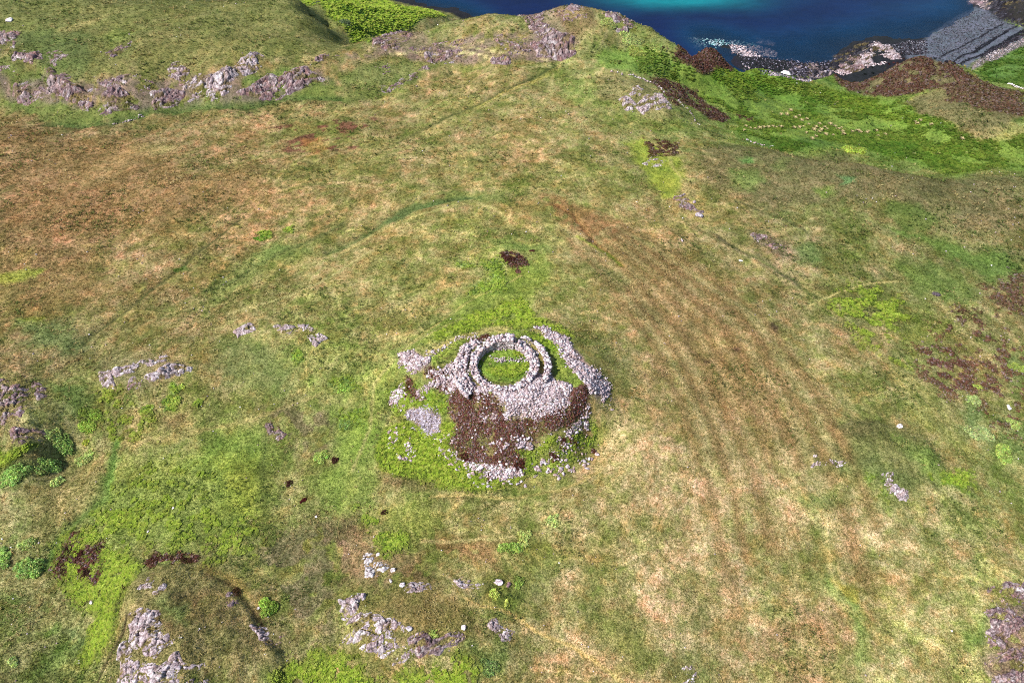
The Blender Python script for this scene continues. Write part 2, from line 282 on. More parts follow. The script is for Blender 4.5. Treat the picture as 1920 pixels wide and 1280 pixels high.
patch('C', (96,82,64), .7, 'heather', 3, 1480,480,1650,440,1905,520,1905,640,1700,620,1500,560)
patch('C', (88,122,50), .85, 'lush', 3, 1600,400,1680,350,1905,260,2100,250,2100,440,1905,500,1820,470,1700,450)
patch('C', (96,132,66), .8, 'lush', 2, 900,430,1100,370,1140,380,1000,455)
patch('C', STR, .35, None, 2, 1500,700,1650,720,1850,680,1905,720,1800,780,1640,790)
stroke('C', (176,164,118), .55, 'bare', .5, 1540,740,1600,765,1690,770,1780,740, warp=.1)
# shore
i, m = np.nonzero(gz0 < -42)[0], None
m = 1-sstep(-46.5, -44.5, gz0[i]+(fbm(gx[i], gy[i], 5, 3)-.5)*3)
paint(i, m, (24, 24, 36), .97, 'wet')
patch('T', (92,98,110), 1.0, 'wet', 3, 0,830,400,560,700,330,900,220,1100,130,1300,170,1500,330,1700,400,1920,440,1920,640,1500,800,1000,1100,600,1060,300,960, warp=.4)
patch('T', (118,108,112), .8, 'wet', 2, 800,1150,1200,960,1600,770,1920,630,2100,600,2100,700,1700,850,1500,980,1100,1130, warp=.4)
for w_ in ((450,970,560,930,780,820,900,770,1100,650,1200,620,1260,570,1400,480,1590,385), (640,1030,800,990,900,910,1100,850,1200,760,1350,680,1500,600,1650,500,1810,425),
           (1040,890,1150,840,1300,740,1480,620,1650,520), (760,1070,900,1040,1050,960,1250,900,1400,790,1600,700,1700,620,1920,500,2100,400)):
    stroke('T', (14,16,26), 1.0, 'wet', .9, *w_, warp=.15)
stroke('T', (12,14,24), .95, 'wet', 2.0, 1250,900,1450,790,1700,660,1920,520,2100,420, warp=.2)
patch('T', (30,24,32), .95, 'wet', 2, 1400,60,1920,-20,2200,-50,2200,400,1850,380,1560,320)
patch('T', (150,128,132), .8, 'wet', 2, 960,20,1000,-10,1100,20,1300,10,1400,60,1350,150,1200,130,1180,60,1050,60)
# --- right middle: rough grass, mats of heather, green bowls
patch('C', (112,100,72), .55, None, 8, 100,820,900,850,1400,1000,1905,980,1905,1280,1500,1280,1100,1100,500,1150,100,1000)
patch('C', (110,134,60), .7, None, 4, 250,960,380,940,460,1000,400,1060,280,1040)
patch('C', (84,128,56), .8, 'lush', 2, 310,880,390,880,380,905,320,905)
patch('C', (92,132,76), .8, 'lush', 2, 870,970,940,970,940,1030,900,1030)
patch('C', (96,122,46), .8, 'lush', 3, 740,1040,860,1040,880,1080,800,1090)
patch('C', (104,124,60), .6, None, 3, 470,930,600,880,640,890,520,960)
patch('C', (88,112,44), .75, 'lush', 3, 1140,1110,1260,1140,1350,1180,1420,1240,1420,1280,1250,1280,1150,1210)
patch('F', (84,114,44), .85, 'lush', 5, 1150,0,1320,0,1450,50,1600,110,1800,130,1870,200,1905,210,1905,280,1700,300,1600,230,1500,170,1360,60)
patch('F', (92,118,48), .7, 'lush', 5, 1200,200,1380,190,1560,240,1640,320,1560,400,1380,380,1260,330)
patch('F', (84,116,56), .7, 'lush', 5, 560,100,660,60,750,90,740,180,640,190)
broken('F', (104,134,48), .75, 'bracken', 7, .5, 2, 780,420,950,330,1060,300,1230,380,1260,460,1200,560,1000,600,1130,700,1240,760,1180,770,1000,660,920,560,860,500)
patch('F', (140,150,66), .55, None, 5, 1250,560,1480,470,1520,520,1330,620,1250,660)
patch('F', (142,146,76), .6, None, 6, 1200,780,1400,900,1560,1100,1600,1200,1500,1200,1300,1060)
broken('F', (86,62,56), .8, 'heather', 4, .52, 1.7, 1250,630,1420,620,1560,720,1600,900,1480,930,1350,850)
broken('F', (96,74,60), .65, 'heather', 5, .58, 1.8, 1480,420,1760,480,1905,700,1905,1200,1700,1060,1600,900,1480,760,1420,560)
broken('F', (102,84,76), .5, 'heather', 5, .5, 2, 1640,330,1905,260,1905,480,1700,430)
patch('F', (122,150,88), .6, 'keep', 4, 1570,930,1690,990,1680,1130,1740,1200,1640,1190,1560,1100)
patch('F', (120,146,84), .6, 'keep', 4, 1780,1060,1900,1080,1890,1140,1800,1120)
patch('F', (120,146,84), .5, 'keep', 5, 1790,690,1905,660,1905,860,1830,840)
patch('F', (110,140,70), .6, 'lush', 4, 1740,1150,1905,1150,1905,1280,1760,1280)
patch('F', (104,88,84), .6, None, 4, 160,20,460,170,640,280,640,330,430,200,200,60)
patch('F', (106,90,84), .5, None, 4, 380,10,560,60,600,160,500,170,400,80)
patch('F', (96,80,56), .5, None, 3, 700,280,860,320,860,360,700,330)
for w_ in ((200,40,450,190,640,290), (690,20,560,-60,300,-160)):
    stroke('F', (74,78,42), .8, 'bare', .9, *w_)
stroke('F', (188,176,112), .8, 'bare', .5, 700,430,850,365,1000,312,1100,292,1220,290, warp=.1)
stroke('F', (184,172,108), .6, None, 1.2, 960,600,1150,760,1250,900, warp=.5)
stroke('F', (176,166,112), .5, None, 1.5, 1400,360,1550,560,1750,760)
patch('P', (110,116,66), .75, None, 4, 1515,850,1560,800,1650,786,1740,815,1790,880,1770,930,1690,945,1600,915,1530,880)
patch('P', (112,138,62), .7, None, 4, 1690,820,1760,850,1800,900,1850,930,1780,925,1720,880)
patch('P', (98,84,58), .45, None, 3, 1560,800,1650,790,1650,830,1580,830)
# old cultivation stripes running down the right-hand slope
LB_ = np.array([(1058,430),(1150,545),(1225,655),(1285,785),(1325,910),(1360,1060),(1380,1150)], float); RB_ = np.array([(1120,395),(1285,490),(1425,590),(1520,715),(1590,850),(1640,990),(1670,1080)], float)
for k_ in range(13):
    f_ = k_/12; c_ = LB_*(1-f_)+RB_*f_; c_[:, 0] += rng.normal(0, 2.5, 7); n_ = (7, 5, 6, 5, 6)[k_ % 5]
    stroke('P', ((136,112,72), (176,164,114))[k_ % 2], (.66, .5)[k_ % 2]*rng.uniform(.7, 1.15), None, rng.uniform(1.4, 2.2), *c_[:n_].ravel(), warp=.3)
i, m = mask_poly(PX('P', 1080,440,1180,430,1330,560,1440,680,1500,800,1400,820,1300,720,1180,560), 14, 1.5); paint(i, m, (146,112,72), .35)
stroke('N', (112,88,44), .8, None, .8, 150,130,260,180,320,250,400,350,470,410,620,540, warp=.15)
stroke('N', (134,150,50), .8, None, 1.0, 300,330,420,400,520,470,600,540, warp=.2)
patch('N', (110,118,62), .55, None, 3, 430,560,560,560,660,650,600,680,480,620)
broken('N', (150,106,66), .6, None, 4, .45, 3, 50,60,300,120,560,250,600,300,420,350,280,280,100,160)
patch('P', (60,44,34), .8, 'keep', 1.2, 1442,604,1455,606,1462,634,1450,622)
for q_ in ((1384,655), (1330,677), (1105,448)):
    patch('P', (66,46,36), .7, 'keep', .8, q_[0]-8,q_[1]-3,q_[0]+8,q_[1]-4,q_[0]+6,q_[1]+4,q_[0]-6,q_[1]+3, warp=.5)
patch('N', (122,132,66), .35, None, 5, 0,150,150,200,240,300,200,420,60,420,0,400)
# --- middle left
stroke('D', (78,80,40), .9, 'bare', .9, 1350,-60,1180,70,1000,220,820,350,700,450,600,520,480,620, warp=.15)
patch('D', (80,104,44), .8, 'lush', 1.2, 960,230,1020,205,1030,240,970,250)
patch('D', (122,144,70), .5, None, 5, 1100,350,1350,180,1560,60,1620,120,1400,300,1200,420)
patch('D', (120,142,74), .45, None, 4, 1400,140,1700,60,1750,130,1500,200)
patch('D', (104,152,58), .8, 'bracken', 1.5, 1400,20,1500,20,1490,75,1430,70)
patch('D', (104,130,74), .6, None, 5, 120,500,480,540,520,640,380,700,150,640)
patch('D', (94,122,58), .7, 'lush', 5, 300,850,420,860,500,960,420,1050,300,1100,330,950)
patch('D', (98,116,62), .6, 'lush', 6, 1220,620,1500,600,1650,700,1640,900,1500,920,1300,880,1240,740)
patch('D', (134,124,96), .4, None, 4, 500,650,640,700,1000,740,1000,800,800,880,560,860,520,760)
for q_ in ((1000,885,28), (975,960,48), (830,1020,32), (1130,1000,20), (1670,700,26), (1620,0,30)):
    a_ = np.linspace(0, 6.283, 9)[:-1]; patch('D', (104,156,66), .85, 'bracken', 1.2, *np.stack([q_[0]+q_[2]*np.cos(a_), q_[1]+q_[2]*.8*np.sin(a_)], -1).ravel())
broken('D', (128,142,56), .6, 'bracken', 5, .58, 1.6, 560,880,760,900,780,1040,900,1100,640,1180,560,1000)
patch('D', (116,138,56), .75, None, 5, 1180,1140,1400,1080,1480,1120,1560,1280,1250,1380,1050,1280)
patch('D', (106,84,60), .5, None, 3, 950,1040,1100,1060,1060,1110,900,1060)
broken('D', (112,92,80), .5, None, 5, .5, 2.5, 1480,1000,1800,950,1905,1050,1820,1200,1700,1250,1560,1150)
# --- lower left
patch('G', (122,142,60), .65, None, 6, 600,100,900,-40,1250,-60,1460,0,1500,380,1300,500,1000,520,700,480,500,420,450,330)
patch('G', (138,142,50), .5, None, 5, 1200,0,1440,40,1480,240,1460,420,1320,350,1240,200)
broken('G', (120,146,50), .6, 'bracken', 6, .58, 1.4, 330,440,560,300,700,180,950,30,1200,100,1100,260,1400,400,1450,560,1200,620,1100,520,900,520,600,560,400,520)
stroke('G', (82,118,46), .85, 'lush', 2.2, 650,-60,630,80,560,250,440,350,340,440,290,560,270,620, warp=.3)
patch('G', (150,140,88), .55, None, 5, 150,270,400,100,560,60,540,240,400,380,300,480,200,420)
broken('G', BRK, .95, 'bracken', 3, .34, 1.8, 340,480,450,470,640,560,760,660,700,760,660,830,640,950,600,1040,560,1130,500,1190,470,1120,530,980,560,860,470,860,400,760,350,700)
patch('G', BRK, .9, 'bracken', 2, 480,980,560,900,640,900,610,1060,560,1130,500,1190,480,1100)
broken('G', BRK, .95, 'bracken', 2, .4, 1.6, 570,340,680,290,760,340,700,400,600,390)
broken('G', BRK, .95, 'bracken', 2, .42, 1.6, 1480,1300,1600,1160,1750,1180,1905,1250,1905,1400,1480,1400)
patch('L', BRK, .95, 'bracken', 1.5, -60,690,0,680,100,740,250,655,310,690,200,800,60,860,-60,880)
broken('G', (72,48,42), .9, 'heather', 2, .38, 1.2, 345,490,400,500,430,540,560,500,570,560,540,690,480,720,450,640,400,600,400,720,330,700)
broken('G', (78,54,40), .85, 'heather', 1.5, .45, 1.2, 780,620,860,550,960,545,1110,590,1080,615,960,600,880,630)
patch('G', (138,126,82), .6, None, 4, 760,680,900,620,1150,640,1340,800,1460,960,1580,1060,1560,1280,560,1280,660,1080,730,900)
broken('G', (112,82,54), .65, None, 4, .45, 3, 850,880,1000,820,1200,820,1250,900,1100,940,950,1020)
patch('G', (98,132,66), .6, None, 3, 900,820,960,820,1100,900,1060,960,950,920)
stroke('G', (62,48,34), .85, None, .9, 720,900,700,980,640,1080,590,1160,540,1270, warp=.2)
stroke('G', (66,54,36), .8, None, .8, 720,720,670,800,640,900, warp=.3)
stroke('G', (70,58,36), .75, None, .8, 1150,680,1280,740,1340,800,1420,900,1480,1000, warp=.3)
stroke('G', (174,150,84), .5, None, 1.2, 1120,640,1280,700,1400,800,1450,860, warp=.3)
broken('G', (150,144,96), .5, None, 5, .42, 3, 0,700,340,700,480,1000,300,1280,0,1280)
patch('G', (94,122,50), .7, 'lush', 4, 180,1180,300,1100,420,1050,460,1100,330,1230,200,1280)
patch('G', (104,136,78), .6, 'lush', 4, 330,960,440,980,470,1060,380,1040)
broken('G', (112,96,84), .5, None, 6, .45, 3, 1480,420,1905,400,1905,1100,1600,1000,1440,700)
patch('G', (112,138,56), .5, None, 4, 1700,100,1905,60,1905,350,1750,360)
# --- lower middle
patch('H', (112,134,56), .7, 'lush', 4, -60,-260,140,-200,220,0,210,130,140,260,0,300,-150,250,-60,60)
patch('H', (128,138,56), .6, None, 4, 120,260,400,240,560,420,500,500,300,480,180,330)
broken('H', (112,148,46), .8, 'bracken', 3, .45, 1.5, 60,300,200,330,350,480,340,560,220,540,180,420)
broken('H', (138,96,66), .65, None, 4, .4, 3, 480,520,620,480,850,485,840,590,900,680,700,600,520,580)
broken('H', (134,98,82), .5, None, 4, .4, 3, 380,600,480,600,500,740,400,760,0,700,-100,500,0,360,100,380)
patch('H', (128,112,66), .6, None, 5, 120,790,500,740,760,820,830,980,620,1020,420,1030,240,940)
patch('H', (104,122,58), .45, None, 5, 1000,620,1200,640,1150,820,1050,900,960,820)
patch('H', (112,128,62), .5, None, 5, 1400,900,1600,860,1800,980,1700,1150,1500,1150,1400,1020)
patch('H', (96,124,60), .5, None, 4, 700,1080,950,1070,900,1250,760,1240)
broken('H', BRK, .95, 'bracken', 3, .36, 1.4, -160,1120,30,1100,150,1170,240,1210,230,1400,-160,1400)
broken('H', BRK, .95, 'bracken', 3, .4, 1.4, 320,1240,500,1190,700,1165,790,1230,700,1400,320,1400)
stroke('H', (186,168,104), .65, None, .5, 500,237,600,235,680,222,760,230,840,247,980,245,1080,225,1200,205,1300,175,1450,95, warp=.1)
stroke('H', (96,104,48), .6, None, .4, 680,236,760,242,850,256,980,254, warp=.1)
stroke('H', (188, 166, 104), .6, None, .45, 640,745,670,790,760,835,860,855,960,900,1040,960, warp=.15)
stroke('H', (198,172,106), .8, 'bare', .5, 1040,960,1150,1020,1280,1070,1400,1150,1560,1275, warp=.15)
stroke('H', (190,174,116), .8, 'bare', .5, 450,490,620,492,720,480,860,480,960,465, warp=.15)
stroke('H', (178,162,112), .35, None, 1.2, 1080,450,1250,500,1500,520,1700,530,1800,640,1900,720, warp=.3)
stroke('H', (90,76,44), .5, None, .5, 830,495,960,490,1000,500, warp=.2)
# --- lower right
patch('I', (118,146,66), .7, 'lush', 4, 770,650,840,690,900,790,960,900,1010,1000,1060,1280,990,1280,950,1080,880,900,800,780)
patch('I', (176,160,66), .6, None, 1.5, 830,680,900,700,940,800,880,800)
patch('I', (118,148,70), .5, None, 3, 640,240,860,220,880,300,740,320)
broken('I', (102,150,46), .8, 'bracken', 3, .42, 2, 1020,190,1120,150,1140,230,1060,250)
broken('I', (112,156,46), .8, 'bracken', 3, .42, 2, 1440,180,1560,110,1660,110,1640,160,1500,210)
patch('I', (92,112,56), .5, None, 4, 780,80,1100,60,1400,200,1200,300,1050,210)
patch('I', (108,128,60), .5, None, 3, 1560,330,1640,330,1660,560,1560,450)
patch('I', (100,134,56), .6, 'lush', 3, 1640,850,1700,840,1700,1120,1600,1080)
broken('I', (128,102,98), .75, 'rock', 3, .42, 1.4, 1730,760,1905,720,1905,1280,1730,1280,1700,900)
patch('I', (94,106,58), .5, None, 4, 0,800,100,780,150,1000,140,1280,0,1280)
broken('I', (150,118,82), .5, None, 5, .5, 3, 280,960,800,880,840,1100,600,1280,300,1280)
# --- round the ruin
patch('E', (122,142,54), .7, 'lush', 4, 700,370,900,250,1130,130,1160,200,1060,420,1120,560,800,560,560,600,300,720,200,900,120,1280,-40,1280,150,950,300,700,560,500)
broken('E', BRK, .95, 'bracken', 3, .34, 1.6, 540,570,700,500,850,450,920,380,1020,400,1080,500,1250,560,1280,600,1080,545,900,540,700,560,560,600)
patch('E', (108,150,72), .7, 'bracken', 3, 760,175,860,155,900,200,870,260,890,310,800,350,720,350,740,290,800,260)
patch('E', (112,156,86), .8, 'bracken', 2, 640,185,720,175,720,205,650,205)
stroke('E', (176,162,96), .6, 'bare', .6, 380,640,470,570,600,480,760,370,860,330,1000,260, warp=.15)
patch('E', (120,150,70), .5, None, 4, 780,80,1000,60,1150,80,1100,120,900,120)
broken('E', (82,122,60), .7, 'bracken', 2, .3, 1.5, -30,860,80,860,90,930,-20,930)
broken('E', (82,122,60), .7, 'bracken', 2, .3, 1.5, -20,1030,90,1030,100,1110,0,1110)
patch('E', (96,118,58), .5, None, 5, 1400,640,1560,660,1760,900,1780,980,1650,900,1480,720)
patch('K', (126,146,58), .9, None, 1.5, 340,300,520,200,740,150,900,130,1060,160,1200,220,1280,330,1400,480,1400,560,1250,560,1200,440,1190,330,1050,200,900,170,740,170,600,230,540,280,400,380, warp=.2)
patch('K', STR, .6, None, 1, 340,290,520,190,740,130,900,115,900,160,740,165,540,220,380,310, warp=.2)
patch('K', (204,184,120), .8, None, .8, 1030,190,1110,250,1190,330,1150,360,1080,290,1010,220, warp=.2)
patch('K', (116,144,54), .9, None, 1, 690,250,900,260,1050,320,1060,420,950,480,800,480,700,400, warp=.1)
patch('K', BRK, .95, 'bracken', 1, 750,400,860,380,1040,360,1060,400,920,450,800,440, warp=.2)
patch('K', BRK, .8, 'bracken', 1, 920,260,1040,300,1050,330,930,310, warp=.2)
patch('K', (98,134,40), .9, 'bracken', 1.2, 1010,150,1130,180,1240,260,1260,300,1200,290,1100,220, warp=.2)
patch('K', BRK, .95, 'bracken', 2, 10,950,50,850,90,790,230,760,300,790,400,840,530,900,560,1000,640,1030,760,1130,980,1150,720,1190,450,1190,250,1120,80,1060, warp=.4)
patch('K', BRK, .95, 'bracken', 1.2, 440,790,470,760,560,750,560,800,530,860,440,850, warp=.3)
patch('K', BRK, .95, 'bracken', 1.2, 930,945,1080,975,1160,930,1180,870,1260,865,1250,920,1100,1000,1000,1000, warp=.3)
broken('K', (118,152,52), .85, 'bracken', 2, .45, 1.2, 1000,1030,1250,960,1400,850,1480,800,1500,900,1400,1000,1200,1090,980,1120, warp=.4)
broken('K', (118,152,52), .85, 'bracken', 2, .4, 1.2, 60,560,250,500,450,560,500,640,440,700,240,640,120,720, warp=.4)
patch('K', (128,140,60), .7, None, 3, 1020,1080,1300,1020,1500,880,1560,760,1580,900,1400,1080,1100,1190)
patch('K', (98,74,60), .95, 'heather', 1.2, 490,560,620,520,800,580,890,660,900,730,1000,745,1200,690,1290,640,1340,530,1440,510,1465,640,1450,740,1310,830,1250,860,1160,890,1080,965,1000,970,935,950,1010,1040,1000,1080,850,1040,700,1010,640,1000,530,920,560,760,490,640, warp=.6)
broken('K', (122,112,66), .75, None, 1, .60, 2.2, 490,560,620,520,800,580,890,660,900,730,1000,745,1200,690,1290,640,1340,530,1440,510,1465,640,1450,740,1310,830,1250,860,1160,890,1080,965,1000,970,935,950,1010,1040,1000,1080,850,1040,700,1010,640,1000,530,920,560,760,490,640, warp=.6)
patch('K', (92,66,52), .85, 'heather', 1, 200,470,240,470,270,560,330,600,230,600,200,540, warp=.3)
patch('K', (104,80,58), .8, 'heather', 1, 330,380,420,400,560,380,600,320,640,230,760,160,770,190,640,270,560,400,400,460,330,450, warp=.3)
broken('K', HEA, .8, 'heather', 1, .4, 1.2, 380,500,480,480,520,540,450,560, warp=.3)
for v_ in ((800,580,960,550,1060,490,1090,420,1180,430,1210,480,1330,510,1330,540,1290,640,1200,690,1110,710,1000,745,890,700,890,650), (1070,115,1140,115,1290,190,1330,260,1400,320,1480,420,1570,500,1580,560,1500,620,1450,540,1400,450,1280,340,1230,230,1130,150),
           (160,300,250,270,370,320,370,380,290,420,230,370,170,370), (215,670,300,650,440,700,455,820,380,840,300,780,230,720), (300,520,400,470,560,420,640,460,620,540,500,530)):
    patch('K', (150,128,120), .9, 'rock', 1, *v_, warp=.25)
patch('K', (110,86,66), .5, None, 2, 20,1090,200,1110,430,1150,420,1190,200,1180,60,1150, warp=.4)
broken('P', HEA, .9, 'heather', 1.2, .3, 1.5, 935,478,950,472,972,482,980,500,960,512,945,505)
CW['tall'] += 0.0
stroke('P', (178,168,104), .7, 'bare', .9, 640,475,700,440,760,415,830,392,890,378,940,398,960,430, warp=.3)
stroke('P', (84,96,48), .6, None, 1.3, 380,545,450,520,520,480,600,440,640,420, warp=.4)
stroke('P', (178,170,112), .6, 'bare', .8, 430,590,520,560,600,530,700,470, warp=.4)
stroke('P', (172,162,104), .55, 'bare', .8, 760,225,880,170,960,140,1030,118, warp=.3)
stroke('P', (176,166,106), .5, 'bare', 1.0, 1010,210,1030,180,1035,140, warp=.5)
stroke('P', (170,158,100), .5, 'bare', .8, 1200,235,1260,300,1290,370,1330,430,1440,500,1560,590,1680,690,1780,800, warp=.5)
stroke('P', (84,92,46), .55, None, 1.2, 1180,300,1230,360,1250,430,1330,480, warp=.5)
stroke('P', (82,92,46), .6, None, 1.0, 1270,370,1290,420,1340,450,1410,480,1470,515,1530,560, warp=.4)
stroke('P', (172,160,106), .5, 'bare', .7, 660,880,690,800,700,720,760,650,860,600, warp=.3)
stroke('P', (84,96,46), .5, None, 1.2, 500,800,495,880,500,960,515,1020, warp=.4)
stroke('P', (168,154,100), .5, 'bare', .8, 230,830,340,820,430,800,520,770,600,740, warp=.5)
edge_steps = []
def step(h, w, o, *v):                                        # a small crag edge: the ground inside the tracing stands h higher
    q = unproj(PX(o, *v)); edge_steps.append((inpoly_sd(q, gx+wxo*.5, gy+wyo*.5), h, w))
step(.9, .7, 'G', 720,720,790,660,900,615,1100,610,1200,690,1330,770,1400,860,1440,950,1500,1050,1560,1150,1600,1500,480,1500,560,1240,640,1060,700,900)
step(.6, .7, 'D', -300,880,60,850,130,825,150,885,180,950,217,1050,200,1110,120,1120,60,1180,-300,1200)
step(.7, .6, 'M', 290,660,560,730,860,840,1230,830,1320,900,1000,1000,780,1060,640,1110,520,1040,280,850)
step(.8, .5, 'K', 1340,530,1440,510,1462,640,1450,740,1380,790,1300,760,1300,640)
step(.9, .9, 'D', 560,795,740,745,900,705,1035,760,1000,790,850,862,700,850,620,865)
step(.7, .9, 'P', 1518,850,1560,803,1650,788,1740,818,1785,880,1765,928,1690,942,1600,912,1530,880)
grooves = [('B', .45, 1.0, (1190,365,1130,400,1060,430,940,490,830,550,700,610,530,690)), ('D', .4, 1.0, (1350,-60,1180,70,1000,220,820,350,700,450,600,520,480,620)), ('H', .2, .5, (500,242,680,228,840,252,980,250,1200,210,1450,100)),
           ('P', .6, 1.6, (615,472,660,452,730,410,800,385,880,366)), ('F', .35, 1.0, (200,40,450,190,640,290)), ('N', .3, .8, (150,130,260,180,320,250,400,350,470,410,620,540)), ('G', .5, 1.6, (630,80,560,250,440,350,340,440,290,560,270,620)), ('G', .7, .9, (720,900,700,980,640,1080,590,1160,540,1270)),
           ('B', .5, 1.2, (300,300,480,305,620,298,760,318,940,358,1150,375)), ('A', .8, 1.6, (250,690,450,702,620,692,830,614,1100,594,1380,592,1600,547,1905,542)), ('A', -1.0, 1.6, (60,300,230,360,300,440,480,540,700,590)), ('A', -.8, 1.6, (860,520,1050,500,1200,430,1330,380,1440,320))]
# ------------------------------------------------------------------ relief of the turf itself
rk = np.clip(CW['rock'], 0, 1)
hillw = sstep(95, 140, gy)*(gx < 90)
gz = gz0+(fbm(gx, gy, 7, 1, 3)-.5)*.7+(fbm(gx*.8+gy*.6, (gy*.8-gx*.6)*2.2, 16, 4, 4)-.5)*2.6*hillw+(fbm(gx, gy, 20, 6, 3)-.5)*1.0*sstep(14, 30, np.hypot(gx, gy))+(fbm(gx, gy, 1.6, 3, 3, .6)-.5)*.34
gz += CW['rock']*(fbm(gx, gy, 2.2, 5, 4, .65)-.5)*1.2+np.clip(CW['heather'], 0, 1)*(fbm(gx, gy, 1.3, 6, 3, .6)-.4)*.5
for sd_, h_, w_ in edge_steps: gz += h_*np.clip(.1+2.2*(fbm(gx, gy, 5, 3, 4, .6)-.25), 0, 1.5)*(1-sstep(-w_-1.2*vnoise(gx, gy, 2.5, 1), w_*.3, sd_))
for o_, dp_, w_, v_ in grooves:
    i_, m_ = mask_line(PX(o_, *v_), w_*1.4, .4); gz[i_] -= dp_*m_
b0_ = unproj(PX('P', 945, 690))[0]; dcm = np.hypot(gx-b0_[0], gy-b0_[1]); dan = np.degrees(np.arctan2(gy-b0_[1], gx-b0_[0])) % 360
gz += .75*sstep(6.0, 6.4, dcm)*(1-sstep(7.9, 8.4, dcm))*sstep(4, 12, dan)*(1-sstep(66, 80, dan))+.55*sstep(5.9, 6.3, dcm)*(1-sstep(8, 10, dcm))*sstep(120, 135, dan)*(1-sstep(325, 345, dan))
gz = np.where(dcm < 6.2, gz*.25+(-.3)*.75, gz)
far = gy > 395
def mesh_obj(name, V, F, mat, col=None, parent=None, smooth=False, mi=None, fcol=None):
    V = np.asarray(V, np.float32); F = np.asarray(F, np.int32)
    me = bpy.data.meshes.new(name); k = F.shape[1]
    me.vertices.add(len(V)); me.vertices.foreach_set("co", V.ravel())
    me.loops.add(F.size); me.loops.foreach_set("vertex_index", F.ravel())
    me.polygons.add(len(F)); me.polygons.foreach_set("loop_start", np.arange(0, F.size, k, dtype=np.int32)); me.polygons.foreach_set("loop_total", np.full(len(F), k, np.int32))
    if smooth: me.polygons.foreach_set("use_smooth", np.ones(len(F), bool))
    if col is not None:
        ca = me.color_attributes.new("cover", 'FLOAT_COLOR', 'POINT')
        c4 = np.ones((len(V), 4), np.float32); c4[:, :col.shape[1]] = col; ca.data.foreach_set("color", c4.ravel())
    me.update(calc_edges=True); me.validate(verbose=False)
    for m_ in (mat if isinstance(mat, (list, tuple)) else [mat]): me.materials.append(m_)
    o = bpy.data.objects.new(name, me); COL.objects.link(o)
    if parent is not None: o.parent = parent
    return o
def tag(o, label=None, cat=None, group=None, kind=None):
    for k, v in (('label', label), ('category', cat), ('group', group), ('kind', kind)):
        if v: o[k] = v
    return o

def mat_new(name, rough=.9):
    m = bpy.data.materials.new(name); m.use_nodes = True; n = m.node_tree
    b = n.nodes["Principled BSDF"]; b.inputs["Roughness"].default_value = rough
    b.inputs["Specular IOR Level"].default_value = .2
    return m, n, b
def speckle(n, layers, bump=0.0, attr=True, base=(.3, .3, .3)):
    """multiply the cover colour by world-space flecks; layers = (size in m, low rgb, high rgb, contrast)"""
    L = n.links; tc_ = n.nodes.new("ShaderNodeTexCoord")
    if attr: a = n.nodes.new("ShaderNodeAttribute"); a.attribute_name = "cover"; cur = a.outputs["Color"]
    else: r = n.nodes.new("ShaderNodeRGB"); r.outputs[0].default_value = (*base, 1); cur = r.outputs[0]
    last = None
    for size, lo, hi, ct in layers:
        t = n.nodes.new("ShaderNodeTexNoise"); t.inputs["Scale"].default_value = 1/size; t.inputs["Detail"].default_value = 2.5; t.inputs["Roughness"].default_value = .65
        L.new(tc_.outputs["Object"], t.inputs["Vector"])
        cr = n.nodes.new("ShaderNodeValToRGB"); cr.color_ramp.elements[0].position = .5-ct; cr.color_ramp.elements[1].position = .5+ct
        cr.color_ramp.elements[0].color = (*lo, 1); cr.color_ramp.elements[1].color = (*hi, 1)
        L.new(t.outputs["Fac"], cr.inputs["Fac"])
        mx = n.nodes.new("ShaderNodeMix"); mx.data_type = 'RGBA'; mx.blend_type = 'MULTIPLY'; mx.inputs["Factor"].default_value = 1; mx.clamp_result = False
        L.new(cur, mx.inputs["A"]); L.new(cr.outputs["Color"], mx.inputs["B"]); cur = mx.outputs["Result"]; last = t
    L.new(cur, n.nodes["Principled BSDF"].inputs["Base Color"])
    if bump:
        bp = n.nodes.new("ShaderNodeBump"); bp.inputs["Strength"].default_value = 1; bp.inputs["Distance"].default_value = bump
        L.new(last.outputs["Fac"], bp.inputs["Height"]); L.new(bp.outputs["Normal"], n.nodes["Principled BSDF"].inputs["Normal"])
M_ground, n, b = mat_new("turf"); speckle(n, [(2.4, (.86, .90, .84), (1.16, 1.10, 1.16), .14), (.7, (.76, .80, .72), (1.26, 1.22, 1.28), .13), (.2, (.48, .52, .42), (1.56, 1.50, 1.6), .12)], .16)
M_leaf, n, b = mat_new("foliage", .75); speckle(n, [(.35, (.75, .78, .7), (1.25, 1.22, 1.2), .15)])
tr = n.nodes.new("ShaderNodeBsdfTranslucent"); ms = n.nodes.new("ShaderNodeMixShader"); ms.inputs[0].default_value = .38   # thin leaves let light through
n.links.new(b.inputs["Base Color"].links[0].from_socket, tr.inputs["Color"]); n.links.new(b.outputs[0], ms.inputs[1]); n.links.new(tr.outputs[0], ms.inputs[2]); n.links.new(ms.outputs[0], n.nodes["Material Output"].inputs[0])
M_stone, n, b = mat_new("stone", .92); speckle(n, [(.8, (.74, .68, .70), (1.2, 1.2, 1.22), .10), (.22, (.60, .56, .58), (1.34, 1.34, 1.36), .11)], .10)
M_wet, n, b = mat_new("wet_rock", .7); speckle(n, [(.8, (.5, .5, .55), (1.6, 1.6, 1.6), .14)], .05)

